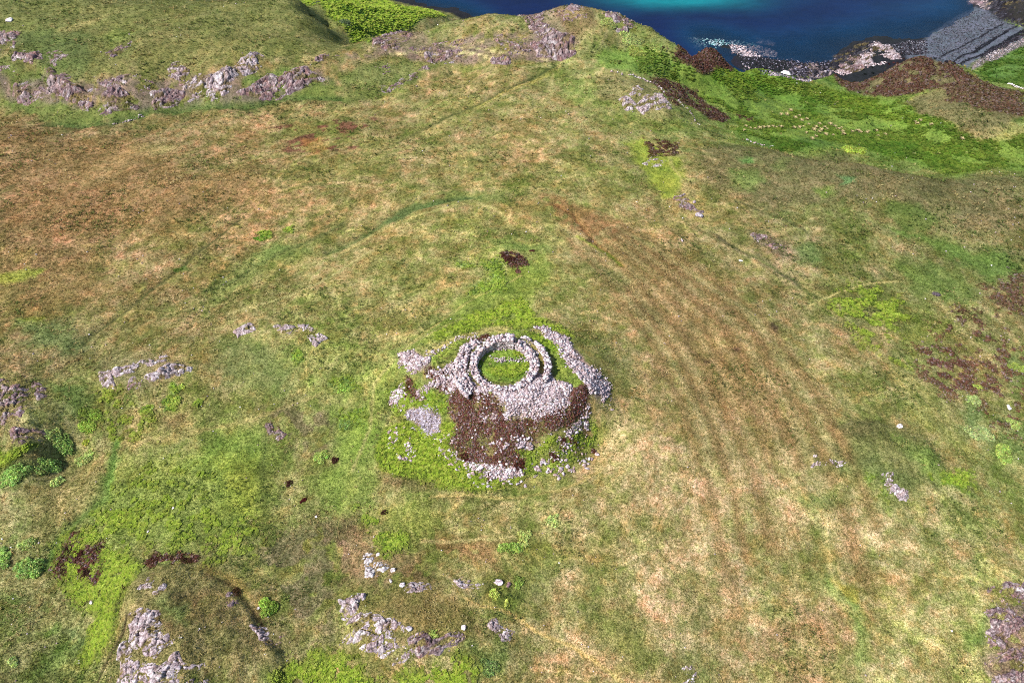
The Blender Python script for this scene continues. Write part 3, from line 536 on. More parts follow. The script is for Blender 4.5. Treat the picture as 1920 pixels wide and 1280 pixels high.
idx = np.arange(NR*NC).reshape(NR, NC)
F = np.stack([idx[:-1, :-1], idx[:-1, 1:], idx[1:, 1:], idx[1:, :-1]], -1).reshape(-1, 4)
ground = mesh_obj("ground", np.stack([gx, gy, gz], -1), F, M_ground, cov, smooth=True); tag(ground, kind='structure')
GZ = gz.reshape(NR, NC)
def hmesh(x, y):                                              # height of the built ground mesh
    x = np.asarray(x, float); y = np.asarray(y, float)
    g_ = np.clip(y-CAM_Y, rows[0], rows[-1]-.01); r = np.clip(np.searchsorted(rows, g_)-1, 0, NR-2); fr = (g_-rows[r])/(rows[r+1]-rows[r])
    D = 0.695*g_+0.72*H_; cpos = np.clip((x/D-us[0])/(us[1]-us[0]), 0, NC-1.001); c = cpos.astype(int); fc = cpos-c
    return (GZ[r, c]*(1-fc)+GZ[r, c+1]*fc)*(1-fr)+(GZ[r+1, c]*(1-fc)+GZ[r+1, c+1]*fc)*fr
def gsample(A, x, y):
    g_ = np.clip(y-CAM_Y, rows[0], rows[-1]-.01); r = np.clip(np.searchsorted(rows, g_)-1, 0, NR-2)
    D = 0.695*g_+0.72*H_; c = np.clip(((x/D-us[0])/(us[1]-us[0])).round().astype(int), 0, NC-1)
    return A[r*NC+c]

# ------------------------------------------------------------------ sea
M_sea = bpy.data.materials.new("sea_water"); M_sea.use_nodes = True; n = M_sea.node_tree; L = n.links
b = n.nodes["Principled BSDF"]; b.inputs["Roughness"].default_value = .4; b.inputs["IOR"].default_value = 1.33; b.inputs["Specular IOR Level"].default_value = .15
at = n.nodes.new("ShaderNodeAttribute"); at.attribute_name = "cover"
L.new(at.outputs["Color"], b.inputs["Base Color"]); L.new(at.outputs["Alpha"], b.inputs["Alpha"])
tc_ = n.nodes.new("ShaderNodeTexCoord"); t = n.nodes.new("ShaderNodeTexNoise"); t.inputs["Scale"].default_value = .35; t.inputs["Detail"].default_value = 3
bp = n.nodes.new("ShaderNodeBump"); bp.inputs["Distance"].default_value = .03; bp.inputs["Strength"].default_value = .4
L.new(tc_.outputs["Object"], t.inputs["Vector"]); L.new(t.outputs["Fac"], bp.inputs["Height"]); L.new(bp.outputs["Normal"], b.inputs["Normal"])
sx = np.r_[np.array([-6000, -2500, -900]), np.linspace(-420, 420, 421), np.array([900, 2500, 6000])]; sy = np.r_[np.array([-3000, -600]), np.linspace(150, 460, 210), np.array([600, 900, 2000, 7000])]
SX, SY = np.meshgrid(sx, sy); fx, fy = SX.ravel(), SY.ravel()
dep = SEA-np.where((np.abs(fx) < 400) & (fy > 140) & (fy < 470), hbase(np.clip(fx, -400, 400), np.clip(fy, 140, 470)), -80)
deepc = lin((5, 22, 60), 1.0); midc = lin((10, 50, 80), 1.0); turq = lin((8, 112, 120), 1.0)
k = sstep(.1, 5, dep)
sc_ = midc*(1-k[:, None])+deepc*k[:, None]
def blob(px, py, rx, ry, z=SEA):
    d = ray(px, py); tt = (z-CAM_Z)/d[2]; return np.exp(-(((fx-d[0]*tt)/rx)**2+((fy-(CAM_Y+d[1]*tt))/ry)**2))
tb = np.clip(blob(1270, -4, 34, 15)*1.4+(fbm(fx, fy, 25, 2)-.5)*.5*blob(1250, -5, 60, 25), 0, 1)
sc_ = sc_*(1-tb[:, None])+turq*tb[:, None]
tb = np.clip(blob(1760, 12, 45, 10)*.5, 0, 1); sc_ = sc_*(1-tb[:, None])+midc*tb[:, None]
sc_ *= (1+(fbm(fx, fy, 18, 4)-.5)*.5+(fbm(fx, fy*2.5, 5, 2)-.5)*.5)[:, None]
al = np.clip(.45+.55*sstep(0, 3.2, dep), 0, 1)
ii = np.arange(len(fx)).reshape(SX.shape); F = np.stack([ii[:-1, :-1], ii[:-1, 1:], ii[1:, 1:], ii[1:, :-1]], -1).reshape(-1, 4)
sea = mesh_obj("sea", np.stack([fx, fy, np.full(len(fx), SEA)], -1), F, M_sea, np.c_[sc_, al]); tag(sea, kind='structure')
# ------------------------------------------------------------------ stones
_ico_v = []
_p = (1+5**.5)/2
for a_ in (-1, 1):
    for b_ in (-_p, _p): _ico_v += [(0, a_, b_), (a_, b_, 0), (b_, 0, a_)]
_ico_v = np.array(_ico_v)/math.hypot(1, _p)
def _hull_faces(V):
    n = len(V); fs = []
    for i in range(n):
        for j in range(i+1, n):
            for k in range(j+1, n):
                nn = np.cross(V[j]-V[i], V[k]-V[i]); d = (V-V[i]) @ nn
                if (d <= 1e-9).all(): fs.append((i, j, k))
                elif (d >= -1e-9).all(): fs.append((i, k, j))
    return np.array(fs)
_icoF = _hull_faces(_ico_v)
def rock_base(sub=0, seed=0, cuts=7):
    r = np.random.default_rng(seed); V = _ico_v.copy(); F = _icoF.copy()
    for _ in range(sub):
        V = list(V); cache = {}; F2 = []
        def mid(a, b):
            k = (min(a, b), max(a, b))
            if k not in cache: m = V[a]+V[b]; V.append(m/np.linalg.norm(m)); cache[k] = len(V)-1
            return cache[k]
        for a, b, c in F:
            ab, bc, ca = mid(a, b), mid(b, c), mid(c, a); F2 += [(a, ab, ca), (b, bc, ab), (c, ca, bc), (ab, bc, ca)]
        V = np.array(V); F = np.array(F2)
    for _ in range(cuts):
        d = r.normal(size=3); d /= np.linalg.norm(d); h = r.uniform(.45, .8); s = V @ d; V = V-np.outer(np.maximum(s-h, 0), d)
    V = V*r.uniform(.93, 1.07, (len(V), 1)); V *= r.uniform(.75, 1.15, 3)
    return V, F
STB = [rock_base(0, s, 6) for s in range(12)]; BOB = [rock_base(2, 50+s, 11) for s in range(8)]
def _box(seed):
    r = np.random.default_rng(seed); V = np.array([(x, y, z) for x in (-1, 1) for y in (-1, 1) for z in (-1, 1)], float)*.5
    V += r.uniform(-.09, .09, V.shape)
    F = np.array([(0, 1, 3), (0, 3, 2), (4, 6, 7), (4, 7, 5), (0, 4, 5), (0, 5, 1), (2, 3, 7), (2, 7, 6), (0, 2, 6), (0, 6, 4), (1, 5, 7), (1, 7, 3)])
    return V, F
BXB = [_box(s) for s in range(10)]
def rotm(rz, tx, ty):
    cz, sz = np.cos(rz), np.sin(rz); cx, sx_ = np.cos(tx), np.sin(tx); cy, sy_ = np.cos(ty), np.sin(ty); o = np.zeros_like(cz); l = o+1
    Rz = np.array([[cz, -sz, o], [sz, cz, o], [o, o, l]]); Rx = np.array([[l, o, o], [o, cx, -sx_], [o, sx_, cx]]); Ry = np.array([[cy, o, sy_], [o, l, o], [-sy_, o, cy]])
    return np.einsum('ijn,jkn,kln->nil', Rz, Rx, Ry)
def scatter(bases, P, Sx, rz, tx, ty, col):                   # many small pieces -> one vertex / face list
    Vs, Fs, Cs = [], [], []; off = 0; pick = rng.integers(0, len(bases), len(P)); R = rotm(rz, tx, ty)
    for bi, (V, F) in enumerate(bases):
        s = np.nonzero(pick == bi)[0]
        if len(s) == 0: continue
        W_ = np.einsum('nij,nvj->nvi', R[s], V[None]*Sx[s][:, None, :])+P[s][:, None, :]
        Vs.append(W_.reshape(-1, 3)); Fs.append((F[None]+(np.arange(len(s))*len(V))[:, None, None]+off).reshape(-1, F.shape[1]))
        Cs.append(np.repeat(col[s], len(V), 0)); off += len(s)*len(V)
    return np.concatenate(Vs), np.concatenate(Fs), np.concatenate(Cs)
PINK = [(182, 160, 158), (160, 136, 138), (206, 190, 188), (150, 120, 120), (172, 148, 142), (224, 216, 212), (124, 104, 112), (186, 146, 136)]
PALE = [(206, 194, 194), (188, 172, 174), (224, 218, 216), (172, 156, 158), (196, 178, 172), (214, 206, 208), (180, 158, 152)]
DARKR = [(40, 38, 46), (28, 28, 36), (60, 58, 66), (20, 20, 28), (78, 76, 84), (50, 42, 44)]
DARKR2 = DARKR+[(110, 108, 122), (150, 148, 162)]
GREYR = [(96, 100, 108), (120, 122, 130), (74, 78, 88), (140, 142, 148), (60, 62, 72)]
def pickcol(pal, n, k=.82): 
    c = lin(np.array(pal), k)[rng.integers(0, len(pal), n)]; return c*rng.uniform(.78, 1.18, (n, 1))
def pts_in(q, n):                                             # n random points inside a ground polygon
    lo, hi = q.min(0), q.max(0); out = np.zeros((0, 2))
    while len(out) < n:
        p = rng.uniform(lo, hi, (max(n*2, 64), 2)); out = np.r_[out, p[inpoly_sd(q, p[:, 0]+(fbm(p[:, 0], p[:, 1], 2.5, 1, 3)-.5)*3.2, p[:, 1]+(fbm(p[:, 0], p[:, 1], 2.5, 2, 3)-.5)*3.2) < rng.normal(0, .25, len(p))]]
    return out[:n]
def area(q): x, y = q[:, 0], q[:, 1]; return abs((x*np.roll(y, -1)-y*np.roll(x, -1)).sum())/2
def stones_at(p, smin, smax, pal, flat=.6, sink=.15, bases=None, k=.82, pw=2.2, lift=0, squash=1.0):
    n = len(p); s = smin+(smax-smin)*rng.random(n)**pw
    Sx = np.stack([s*rng.uniform(.8, 1.25, n), s*rng.uniform(.7, 1.0, n), s*flat*rng.uniform(.75, 1.25, n)], -1)*.5
    z = hmesh(p[:, 0], p[:, 1])+s*flat*.5*(1-2*sink)*.7+lift
    return scatter(bases or STB, np.c_[p, z], Sx*squash, rng.uniform(0, 6.28, n), rng.normal(0, .22, n), rng.normal(0, .22, n), pickcol(pal, n, k))
def join(parts):
    Vs, Fs, Cs = [], [], []; off = 0
    for V, F, C in parts: Vs.append(V); Fs.append(F+off); Cs.append(C); off += len(V)
    return np.concatenate(Vs), np.concatenate(Fs), np.concatenate(Cs)
def emit(name, parts, mat, parent=None, origin=None):
    V, F, C = join(parts) if isinstance(parts, list) else parts
    if origin is not None: V = V-np.array(origin)
    o = mesh_obj(name, V, F, mat, C, parent)
    if origin is not None: o.location = origin
    return o

# --- outcrops of bedrock, each a thing of its own
def cells(X, Y, sz, seed):                                    # blocky cells: id-hash, distance to border, local offsets
    cx = np.floor(X/sz).astype(int); cy = np.floor(Y/sz).astype(int); b1 = np.full(X.shape, 1e9); b2 = b1.copy(); h = np.zeros(X.shape); ox = h.copy(); oy = h.copy()
    for dx in (-1, 0, 1):
        for dy in (-1, 0, 1):
            ix, iy = (cx+dx) & 255, (cy+dy) & 255
            px = (cx+dx+.1+.8*_tab[(seed) % 8][ix, iy])*sz; py = (cy+dy+.1+.8*_tab[(seed+1) % 8][ix, iy])*sz
            d = (X-px)**2+(Y-py)**2; hh = _tab[(seed+2) % 8][ix, iy]; m = d < b1
            b2 = np.where(m, b1, np.minimum(b2, d)); h = np.where(m, hh, h); ox = np.where(m, X-px, ox); oy = np.where(m, Y-py, oy); b1 = np.where(m, d, b1)
    return h, (np.sqrt(b2)-np.sqrt(b1))/sz, ox, oy
def crag(q, smin, smax, pal, relief=1.0, cover=.5, k=.82):
    """a continuous surface of broken blocks that stands out of the turf where the rock is bare"""
    c = q.mean(0); D = math.hypot(math.hypot(c[0], c[1]-CAM_Y), 100); st = max(.13, .62*D/683); lo = q.min(0)-2*smax; hi = q.max(0)+2*smax
    st = max(st, math.sqrt((hi-lo).prod()/90000))
    xs = np.arange(lo[0], hi[0], st); ys = np.arange(lo[1], hi[1], st); X, Y = np.meshgrid(xs, ys); X = X+rng.uniform(-.3, .3, X.shape)*st; Y = Y+rng.uniform(-.3, .3, X.shape)*st
    x, y = X.ravel(), Y.ravel(); wx_ = x+(fbm(x, y, 3*smax, 1, 3)-.5)*2.6*smax; wy_ = y+(fbm(x, y, 3*smax, 2, 3)-.5)*2.6*smax
    sd = inpoly_sd(q, wx_, wy_)
    u, v = wx_*.94+wy_*.34, (wy_*.94-wx_*.34)*1.35
    h1, e1, ox, oy = cells(u, v, smax*.95, 3); h2, e2, ox2, oy2 = cells(u, v, max(smin, st*1.8)*1.05, 5)
    t1 = np.floor(h1*7.99)/8-.4; t2 = (h1*37 % 1)-.5
    r = smax*.34*(h1-.30)+(ox*t1*.5+oy*(t2)*.5)*.8+smin*.42*(h2-.4)+(fbm(x, y, smax*3, 4, 3)-(1-cover))*smax*1.3
    r -= np.where(e1 < .11, .30*smax, 0)+np.where(e2 < .15, .30*smin, 0)-(_tab[4].ravel()[rng.integers(0, 65536, len(r))]-.5)*.22*smin
    r = r*relief*np.clip(-sd/(smax*.7)+.9, 0, 1)-np.clip((sd-smax*.35)/(smax*.5), 0, 3)*smax*.45
    C = lin(np.array(pal), k)[((h2*97) % 1*len(pal)).astype(int) % len(pal)]*.55+lin(np.array(pal), k)[((h1*53) % 1*len(pal)).astype(int) % len(pal)]*.45
    C = C*(.62+.72*vnoise(x, y, st*1.3, 5))[:, None]; C = C*np.where((e1 < .10) | (e2 < .13), .5, 1.0)[:, None]
    moss = np.clip(sstep(.53, .60, fbm(x*.8+y*.5, (y-x*.5)*1.8, smax*1.6, 7, 4, .65)), 0, 1)[:, None]; C = C*(1-moss)+(gsample(cov, x, y)*.5+lin((118, 104, 62), .7)*.5)*moss*rng.uniform(.7, 1.2, (len(x), 1)); r = r-moss[:, 0]*.12*smax
    z = hmesh(x, y)+r; keep = (r > -.25*smax).reshape(X.shape); nx = len(xs); ii = np.arange(len(x)).reshape(X.shape)
    kq = keep[:-1, :-1] | keep[:-1, 1:] | keep[1:, 1:] | keep[1:, :-1]
    a, b, c_, d = ii[:-1, :-1][kq], ii[:-1, 1:][kq], ii[1:, 1:][kq], ii[1:, :-1][kq]
    F = np.concatenate([np.stack([a, b, c_], -1), np.stack([a, c_, d], -1)]); used_, inv = np.unique(F, return_inverse=True)
    return np.c_[x, y, z][used_], inv.reshape(F.shape), C[used_]
def outcrop(label, o, smin, smax, dens, pal, *v, group=None, gaps=.4, mat=None, name='rock_outcrop', relief=1.0):
    q = unproj(PX(o, *v)); c = q.mean(0); c3 = (c[0], c[1], float(hmesh(c[0], c[1])))
    ob = emit(name, [crag(q, smin, smax, pal, relief*.85, min(.44+.24*dens, .72), .58 if pal is PINK else .74)], mat or M_stone, None, c3); return tag(ob, label, 'rock outcrop', group)
OC = [
 ("dark mauve rocks at the far left edge, below the green hollow of the scarp", 'A', 1.0, 2.6, .8, PINK, (-40,400,60,405,95,440,60,485,-40,500)),
 ("mauve crag with a bright top stone, in wet green ground left of the scarp", 'A', .9, 2.4, .8, PINK, (100,495,240,505,240,560,170,595,90,545)),
 ("steep curving crag with white knobs at its upper end, left part of the scarp", 'A', .9, 2.8, .9, PINK, (290,390,330,395,400,470,500,515,640,500,740,560,740,600,560,640,450,590,370,530,295,480)),
 ("broad faint band of mauve rock just above the curving crag on the scarp", 'A', .8, 1.8, .35, PINK, (540,430,760,430,850,450,790,510,640,500,550,470)),
 ("small oval mauve crag low on the scarp, by the green strip", 'A', .9, 2.0, 1.0, PINK, (860,535,950,522,1045,548,1000,588,880,582)),
 ("large pale pink crag slanting up in the middle of the scarp", 'A', .9, 2.6, 1.1, PALE, (1030,460,1100,430,1200,440,1290,390,1325,420,1240,510,1160,545,1040,520)),
 ("small crag at the upper right tip of the large pale pink crag", 'A', .9, 2.0, 1.0, PALE, (1328,350,1430,300,1465,335,1360,405)),
 ("long pale crag below the bright green patch on the scarp", 'A', .9, 2.4, .95, PINK, (1330,500,1450,475,1600,425,1700,405,1825,450,1700,492,1560,525,1480,562,1420,525)),
 ("low pale slab on the hillside above the long crag", 'A', .8, 1.8, .8, PINK, (1755,335,1860,303,1892,325,1800,352)),
 ("small broken rocks with a white top, above the gap in the scarp", 'A', .8, 1.8, .6, PINK, (940,370,1000,335,1050,400,1010,450,950,420)),
 ("mauve rocks high on the left hillside, second cluster from the edge", 'A', .9, 2.0, .7, PINK, (105,280,210,285,235,340,160,375,110,350)),
 ("mauve rocks running off the left edge high on the hillside", 'A', .9, 2.0, .6, PINK, (-40,175,100,185,70,290,-40,300)),
 ("thin slanting streak of rock alone on the upper left hillside", 'A', .7, 1.5, .5, PINK, (590,300,680,250,745,240,640,310)),
 ("small scree of mauve stones right of the second hillside cluster", 'A', .8, 1.6, .45, PINK, (250,310,320,305,400,350,330,375)),
 ("low pale rocks on the lip above the bracken slope", 'B', .9, 2.0, .7, PINK, (170,240,350,178,372,200,300,270,200,272)),
 ("narrow dark band of rock crossed by sheep tracks on the headland", 'B', .8, 1.8, .6, PINK, (370,270,480,240,680,215,705,250,520,292,400,295)),
 ("mauve crag under the sheep tracks, foot of the headland slope", 'B', .9, 2.0, .9, PINK, (478,308,600,283,665,300,640,338,480,338)),
 ("largest rock face on the headland, mauve blocks facing the field", 'B', 1.0, 2.8, .95, PINK, (1060,180,1100,150,1200,180,1300,235,1290,290,1180,320,1090,325,1060,260)),
 ("thin rocky streak rising from the largest headland rock face to the crest", 'B', .8, 1.8, .6, PINK, (980,90,1060,80,1130,115,1170,170,1080,170)),
 ("reddish rock shelf near the very top of the headland", 'B', .9, 2.0, .5, PINK, (1180,60,1330,50,1370,100,1250,130,1150,90)),
 ("jagged pale rocks along the seaward edge of the headland", 'B', .9, 2.2, .9, PINK, (1495,105,1640,118,1800,160,1790,182,1640,160,1520,150)),
 ("small rock by the right end of the sheep tracks at the headland foot", 'B', .8, 1.8, .9, PINK, (850,320,930,303,935,342,860,342)),
 ("dark stony slope left of the largest headland rock face", 'B', .8, 1.6, .35, PINK, (860,210,1050,200,1060,290,960,300,900,270)),
 ("left knob of the twin pale crag above the green valley", 'B', .7, 2.0, 1.3, PALE, (1562,560,1610,545,1635,575,1630,612,1580,608)),
 ("right half of the twin pale crag above the green valley", 'B', .7, 2.0, 1.2, PALE, (1650,590,1700,545,1775,528,1832,590,1790,612,1690,628)),
 ("two low pale stones just above the twin crag", 'B', .6, 1.2, .9, PALE, (1620,485,1665,480,1665,530,1625,530)),
 ("small cluster of pinkish stones in the yellow green hollow", 'B', .5, 1.1, .9, PALE, (1700,900,1740,880,1795,900,1770,922,1710,920)),
 ("broken stones in the grass below the sheep-grazed strip, upper middle", 'B', .7, 1.5, .5, PINK, (205,380,270,368,290,420,215,415)),
 ("line of grey stones at the edge of the dark green strip, upper middle", 'B', .6, 1.2, .55, PINK, (150,510,300,465,440,395,470,365,480,385,330,480,170,525)),
 ("pale slab left of a green patch, left one of three in a row", 'D', .4, 1.2, .9, PALE, (1300,580,1370,540,1400,560,1325,600)),
 ("middle one of the three pale slabs in a row left of the ruin", 'D', .4, 1.2, .9, PALE, (1545,535,1620,538,1655,562,1600,578)),
 ("right one of the three pale slabs, trailing down the slope", 'D', .4, 1.2, .8, PALE, (1670,535,1720,528,1805,600,1765,640,1720,600)),
 ("small upright white crag at the left end of the low outcrop group", 'D', .4, 1.2, 1.2, PALE, (570,795,620,808,625,862,580,862)),
 ("short pale slanting slab right of the small white crag", 'D', .4, 1.2, 1.0, PALE, (640,795,740,748,752,782,660,812)),
 ("pale slab at the top of the low outcrop group", 'D', .4, 1.2, .8, PALE, (770,740,900,705,915,738,840,768)),
 ("longest pale slab of the low outcrop group, lower right", 'D', .4, 1.3, .9, PALE, (830,845,920,770,1020,757,1035,790,900,825,850,862)),
 ("dull mauve rock lowest in the low outcrop group", 'D', .4, 1.2, .7, PINK, (720,845,800,860,785,892,730,880)),
 ("big lumpy pink crag at the left edge with deep shadow on its right", 'D', .8, 2.2, 1.5, PINK, (-60,880,60,850,130,825,150,885,180,950,217,1050,200,1110,120,1120,60,1040,-60,1010)),
 ("narrow dark-sided rock just right of the big pink crag", 'D', .6, 1.5, 1.1, PINK, (205,855,240,885,257,935,210,942)),
 ("broken rocks at the foot of the big pink crag, above bright bracken", 'D', .6, 1.5, .8, PINK, (60,1190,100,1130,200,1120,190,1160,110,1190)),
 ("small brown sided rock split in the grass above the green hollow", 'D', .4, 1.0, .9, PINK, (1490,1080,1530,1095,1590,1140,1550,1150,1505,1120)),
 ("pale rock high on the left shoulder of the bottom left knoll", 'G', .4, 1.2, 1.0, PALE, (785,770,830,690,872,700,842,750)),
 ("small pale rock right of the shoulder rock on the knoll", 'G', .3, .9, .9, PALE, (865,800,920,748,925,765,885,808)),
 ("scattered grey slabs on the left face of the bottom left knoll", 'G', .4, 1.4, .8, PALE, (715,930,880,925,1000,1040,900,1120,740,1090)),
 ("white slabs at the bottom edge of the picture on the knoll", 'G', .4, 1.5, .95, PALE, (680,1130,780,1100,900,1180,1010,1130,1080,1200,1200,1230,1180,1310,700,1310)),
 ("small pale crag on the right rim of the bottom left knoll", 'G', .4, 1.1, 1.0, PALE, (1445,955,1500,980,1490,1015,1460,1005)),
 ("flat grey rock on the right flank of the knoll, under the rim crag", 'G', .4, 1.1, .8, PINK, (1480,1035,1570,1020,1562,1080,1490,1075)),
 ("small rocks by the upper right rim of the knoll", 'G', .4, 1.0, .7, PINK, (1275,800,1340,812,1300,852)),
 ("large pale pink rock slope at the bottom, left of centre", 'M', .45, 1.6, 1.15, PALE, (290,680,380,650,560,730,700,770,860,850,900,930,780,1060,640,1110,520,1040,380,980,280,850)),
 ("tail of rock running right from the large pale rock slope", 'M', .4, 1.3, .9, PINK, (870,870,960,840,1080,880,1230,830,1320,890,1280,920,1080,970,980,985,900,930)),
 ("narrow pale rock strip rising above the left end of the large rock slope", 'M', .4, 1.2, .8, PALE, (210,600,300,520,350,470,390,500,340,590,290,660,230,640)),
 ("small pale stones at the top of the narrow rock strip", 'M', .35, .9, .8, PALE, (200,480,340,425,420,415,430,450,360,460,230,500)),
 ("patch of bare pale rock beside the thin diagonal path", 'M', .35, 1.1, .9, PALE, (1600,690,1690,640,1760,730,1810,800,1790,850,1730,830,1680,760)),
 ("small flat pale rock in rough grass above the large rock slope", 'M', .35, 1.0, .9, PALE, (815,405,890,365,1010,350,1000,380,920,430)),
 ("low speckled rocks left of the upper end of the diagonal path", 'M', .3, .9, .55, PALE, (1290,320,1360,260,1490,310,1460,350,1330,350)),
 ("J-shaped heap of white stones in a green patch", 'M', .3, .9, 1.5, [(232,228,226),(214,208,206),(240,238,236)], (425,90,455,45,480,60,470,130,520,150,600,135,620,180,560,215,500,190,480,240,440,240,450,170)),
 ("pale rocks on the left rim of the round green mound, lower right", 'I', .35, 1.1, 1.2, PALE, (725,10,740,10,750,35,790,45,785,75,730,65)),
 ("pinkish rocks right beside the rim rocks of the round green mound", 'I', .35, 1.0, .9, PALE, (815,35,870,45,915,60,880,92,840,70)),
 ("short trail of pink stones down the slope of the round green mound", 'I', .3, .9, .8, PALE, (1130,180,1180,185,1245,240,1215,250,1150,215)),
 ("small pink rock above the trail of stones on the green mound", 'I', .35, .9, .8, PALE, (1115,125,1150,118,1155,150,1125,155)),
 ("reddish grey broken ground at the right edge, bottom", 'I', .4, 1.3, .45, PINK, (1730,745,1905,730,1960,1000,1940,1290,1740,1290,1705,920)),
 ("small pale rocks at the bottom edge, right of centre", 'I', .4, 1.1, .9, PALE, (-40,1190,50,1150,70,1200,20,1290,-60,1270)),
 ("grey stones on the low rise right of the far field", 'N', .5, 1.2, .5, PINK, (960,60,1020,40,1060,120,1160,160,1150,210,1080,190,1000,140)),
 ("faint stony patch high on the right-hand moor", 'N', .5, 1.2, .45, PINK, (1500,330,1600,340,1720,420,1640,430,1530,370)),
]
for lab, o_, a_, b_, dn, pal, v_ in OC: outcrop(lab, o_, a_, b_, dn, pal, *v_)
# --- rocks on the shore
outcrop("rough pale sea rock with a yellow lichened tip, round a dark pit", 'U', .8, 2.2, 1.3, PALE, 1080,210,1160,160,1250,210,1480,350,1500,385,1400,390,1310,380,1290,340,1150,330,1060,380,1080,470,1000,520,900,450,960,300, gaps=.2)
outcrop("mauve broken shore rocks left of the pale sea rock", 'U', .8, 2.0, 1.0, PINK, 640,470,800,360,900,400,930,500,860,570,700,620,560,600)
outcrop("black seaweed covered reef reaching out left of the pale sea rock", 'U', .9, 2.4, 1.0, DARKR, 380,520,560,350,780,210,960,150,1160,130,1080,230,900,380,640,470,450,600, mat=M_wet)
outcrop("dark ridge of rock beyond the beach in the far top right corner", 'T', 1.2, 3.2, .8, DARKR, 1380,100,1500,-20,2100,-40,2100,420,1850,380,1560,300, mat=M_wet)
outcrop("pale sandy pink rocks at the far end of the beach", 'T', 1.0, 2.4, .8, PALE, 960,30,1080,10,1320,0,1400,80,1330,150,1200,90,1060,60)
outcrop("dark jagged rock in the cove behind the white boulder", 'V', .8, 2.2, 1.0, DARKR+PINK[:1], 1530,520,1600,530,1850,560,1860,640,1700,700,1560,670, mat=M_wet)
outcrop("low white rocks awash in the cove", 'V', .7, 1.6, 1.3, PALE, 1180,225,1260,240,1350,280,1350,315,1280,300,1200,290, gaps=.15)
def boulder(label, o, x, y, s, pal, flat=.7, group=None, seed=None, cat='boulder'):
    q = unproj(PX(o, x, y))[0]; V, F = BOB[rng.integers(0, 8) if seed is None else seed]
    V = V*np.array([s*.62, s*.5, s*.5*flat]); a = rng.uniform(0, 6.28); V = np.c_[V[:, 0]*math.cos(a)-V[:, 1]*math.sin(a), V[:, 0]*math.sin(a)+V[:, 1]*math.cos(a), V[:, 2]]
    c = pickcol(pal, 1)[0]; C = np.tile(c, (len(V), 1)); z = float(hmesh(q[0], q[1]))
    ob = mesh_obj('boulder', V, F, M_stone, C); ob.location = (q[0], q[1], z+s*flat*.2); return tag(ob, label, cat, group)
WH = [(236, 232, 228)]
boulder("big white angular boulder on the dark cove shore", 'V', 1458, 640, 4.6, WH, .6)
boulder("round grey boulder alone in rough grass on the right-hand moor", 'N', 1138, 205, 2.0, [(190, 184, 190)], .8)
boulder("small grey stone up-slope of the round grey boulder", 'N', 1105, 108, 1.0, PALE)
boulder("grey stone low on the moor left of the stony bank", 'N', 1020, 375, .9, PALE)
boulder("white stone beside the low stony bank on the moor", 'N', 1425, 507, .8, WH)
boulder("long white stone lying on the crest of the round green mound", 'Q', 572, 972, 1.3, WH, .4)
boulder("white stone among heather near the right edge", 'Q', 1190, 872, 1.1, WH)
boulder("dark flat boulder in the green bowl on the right", 'Q', 775, 218, 1.6, [(96, 88, 92)], .5)
boulder("pale stone at the left margin high on the hill", 'A', 55, 118, 2.4, WH, .5)
boulder("small white stone by the round bright bush", 'G', 1443, 862, .5, WH)
boulder("white stone in bracken under the heather clumps, lower left", 'G', 510, 828, .6, WH)
boulder("white stone at the green gully bottom left", 'G', 440, 1165, .6, WH)
boulder("pale stone on the close-cropped turf of the green hollow", 'G', 965, 300, .5, WH)
boulder("tiny white stone lower in the green hollow", 'G', 822, 432, .45, WH)
boulder("white stone below the dark red heather tuft", 'G', 1765, 355, .6, WH)
boulder("white stone above the J-shaped heap", 'M', 548, 48, .7, WH)
boulder("white stone right of the J-shaped heap", 'M', 695, 198, .8, WH, .5)
boulder("white stone below the J-shaped heap", 'M', 672, 296, .6, WH)
boulder("pale flat stone left of the small flat rock", 'M', 785, 340, .9, PALE, .5)
boulder("pale block at the top of the narrow rock strip", 'M', 408, 435, 1.2, PALE, .7)
boulder("small pale rock in the grass above the bushy green tuft, bottom", 'M', 845, 750, .9, PALE)
boulder("pale stone left of the bare rock patch by the path", 'M', 1360, 742, .8, PALE)
boulder("grey stone beside the diagonal path, near pale green plants", 'M', 1690, 320, 1.2, PALE, .5)
boulder("pink stone right of the grey stone near the pale green plants", 'M', 1785, 335, 1.0, PINK, .5)
boulder("single white stone far right of the green rushy strip", 'I', 1500, 990, .4, WH)

# --- scree and rubble round the ruin: far too many stones to count
def rubble(o, n, smin, smax, pal, *v, flat=.6, name=None, sink=.1, lift=0, k=.82):
    q = unproj(PX(o, *v)); return stones_at(pts_in(q, n), smin*.9, smax*1.3, pal, flat*.85, sink, k=k, lift=lift, pw=3.4)
scree = [rubble('K', 5200, .22, .62, PALE, 800,580,960,552,1060,495,1090,420,1180,430,1210,480,1330,510,1330,545,1290,640,1200,690,1110,712,1000,745,900,705,890,650),
         rubble('K', 900, .25, .6, PALE, 640,490,760,560,900,580,960,560,900,620,800,590,700,560,620,520)]
o = emit('scree', scree, M_stone); tag(o, "slope of loose pinkish stones below the ring wall", 'scree', kind='stuff')
o = emit('rubble_bank', [rubble('K', 3600, .25, .7, PALE, 1070,115,1140,112,1290,190,1335,260,1400,320,1480,420,1570,500,1585,560,1510,620,1455,550,1400,450,1280,340,1230,230,1130,150), rubble('K', 220, .25, .6, PALE, 1440,360,1540,420,1620,520,1600,640,1500,640,1480,540)], M_stone)
tag(o, "long curved bank of tumbled stones on the right flank of the ruin", 'rubble', kind='stuff')
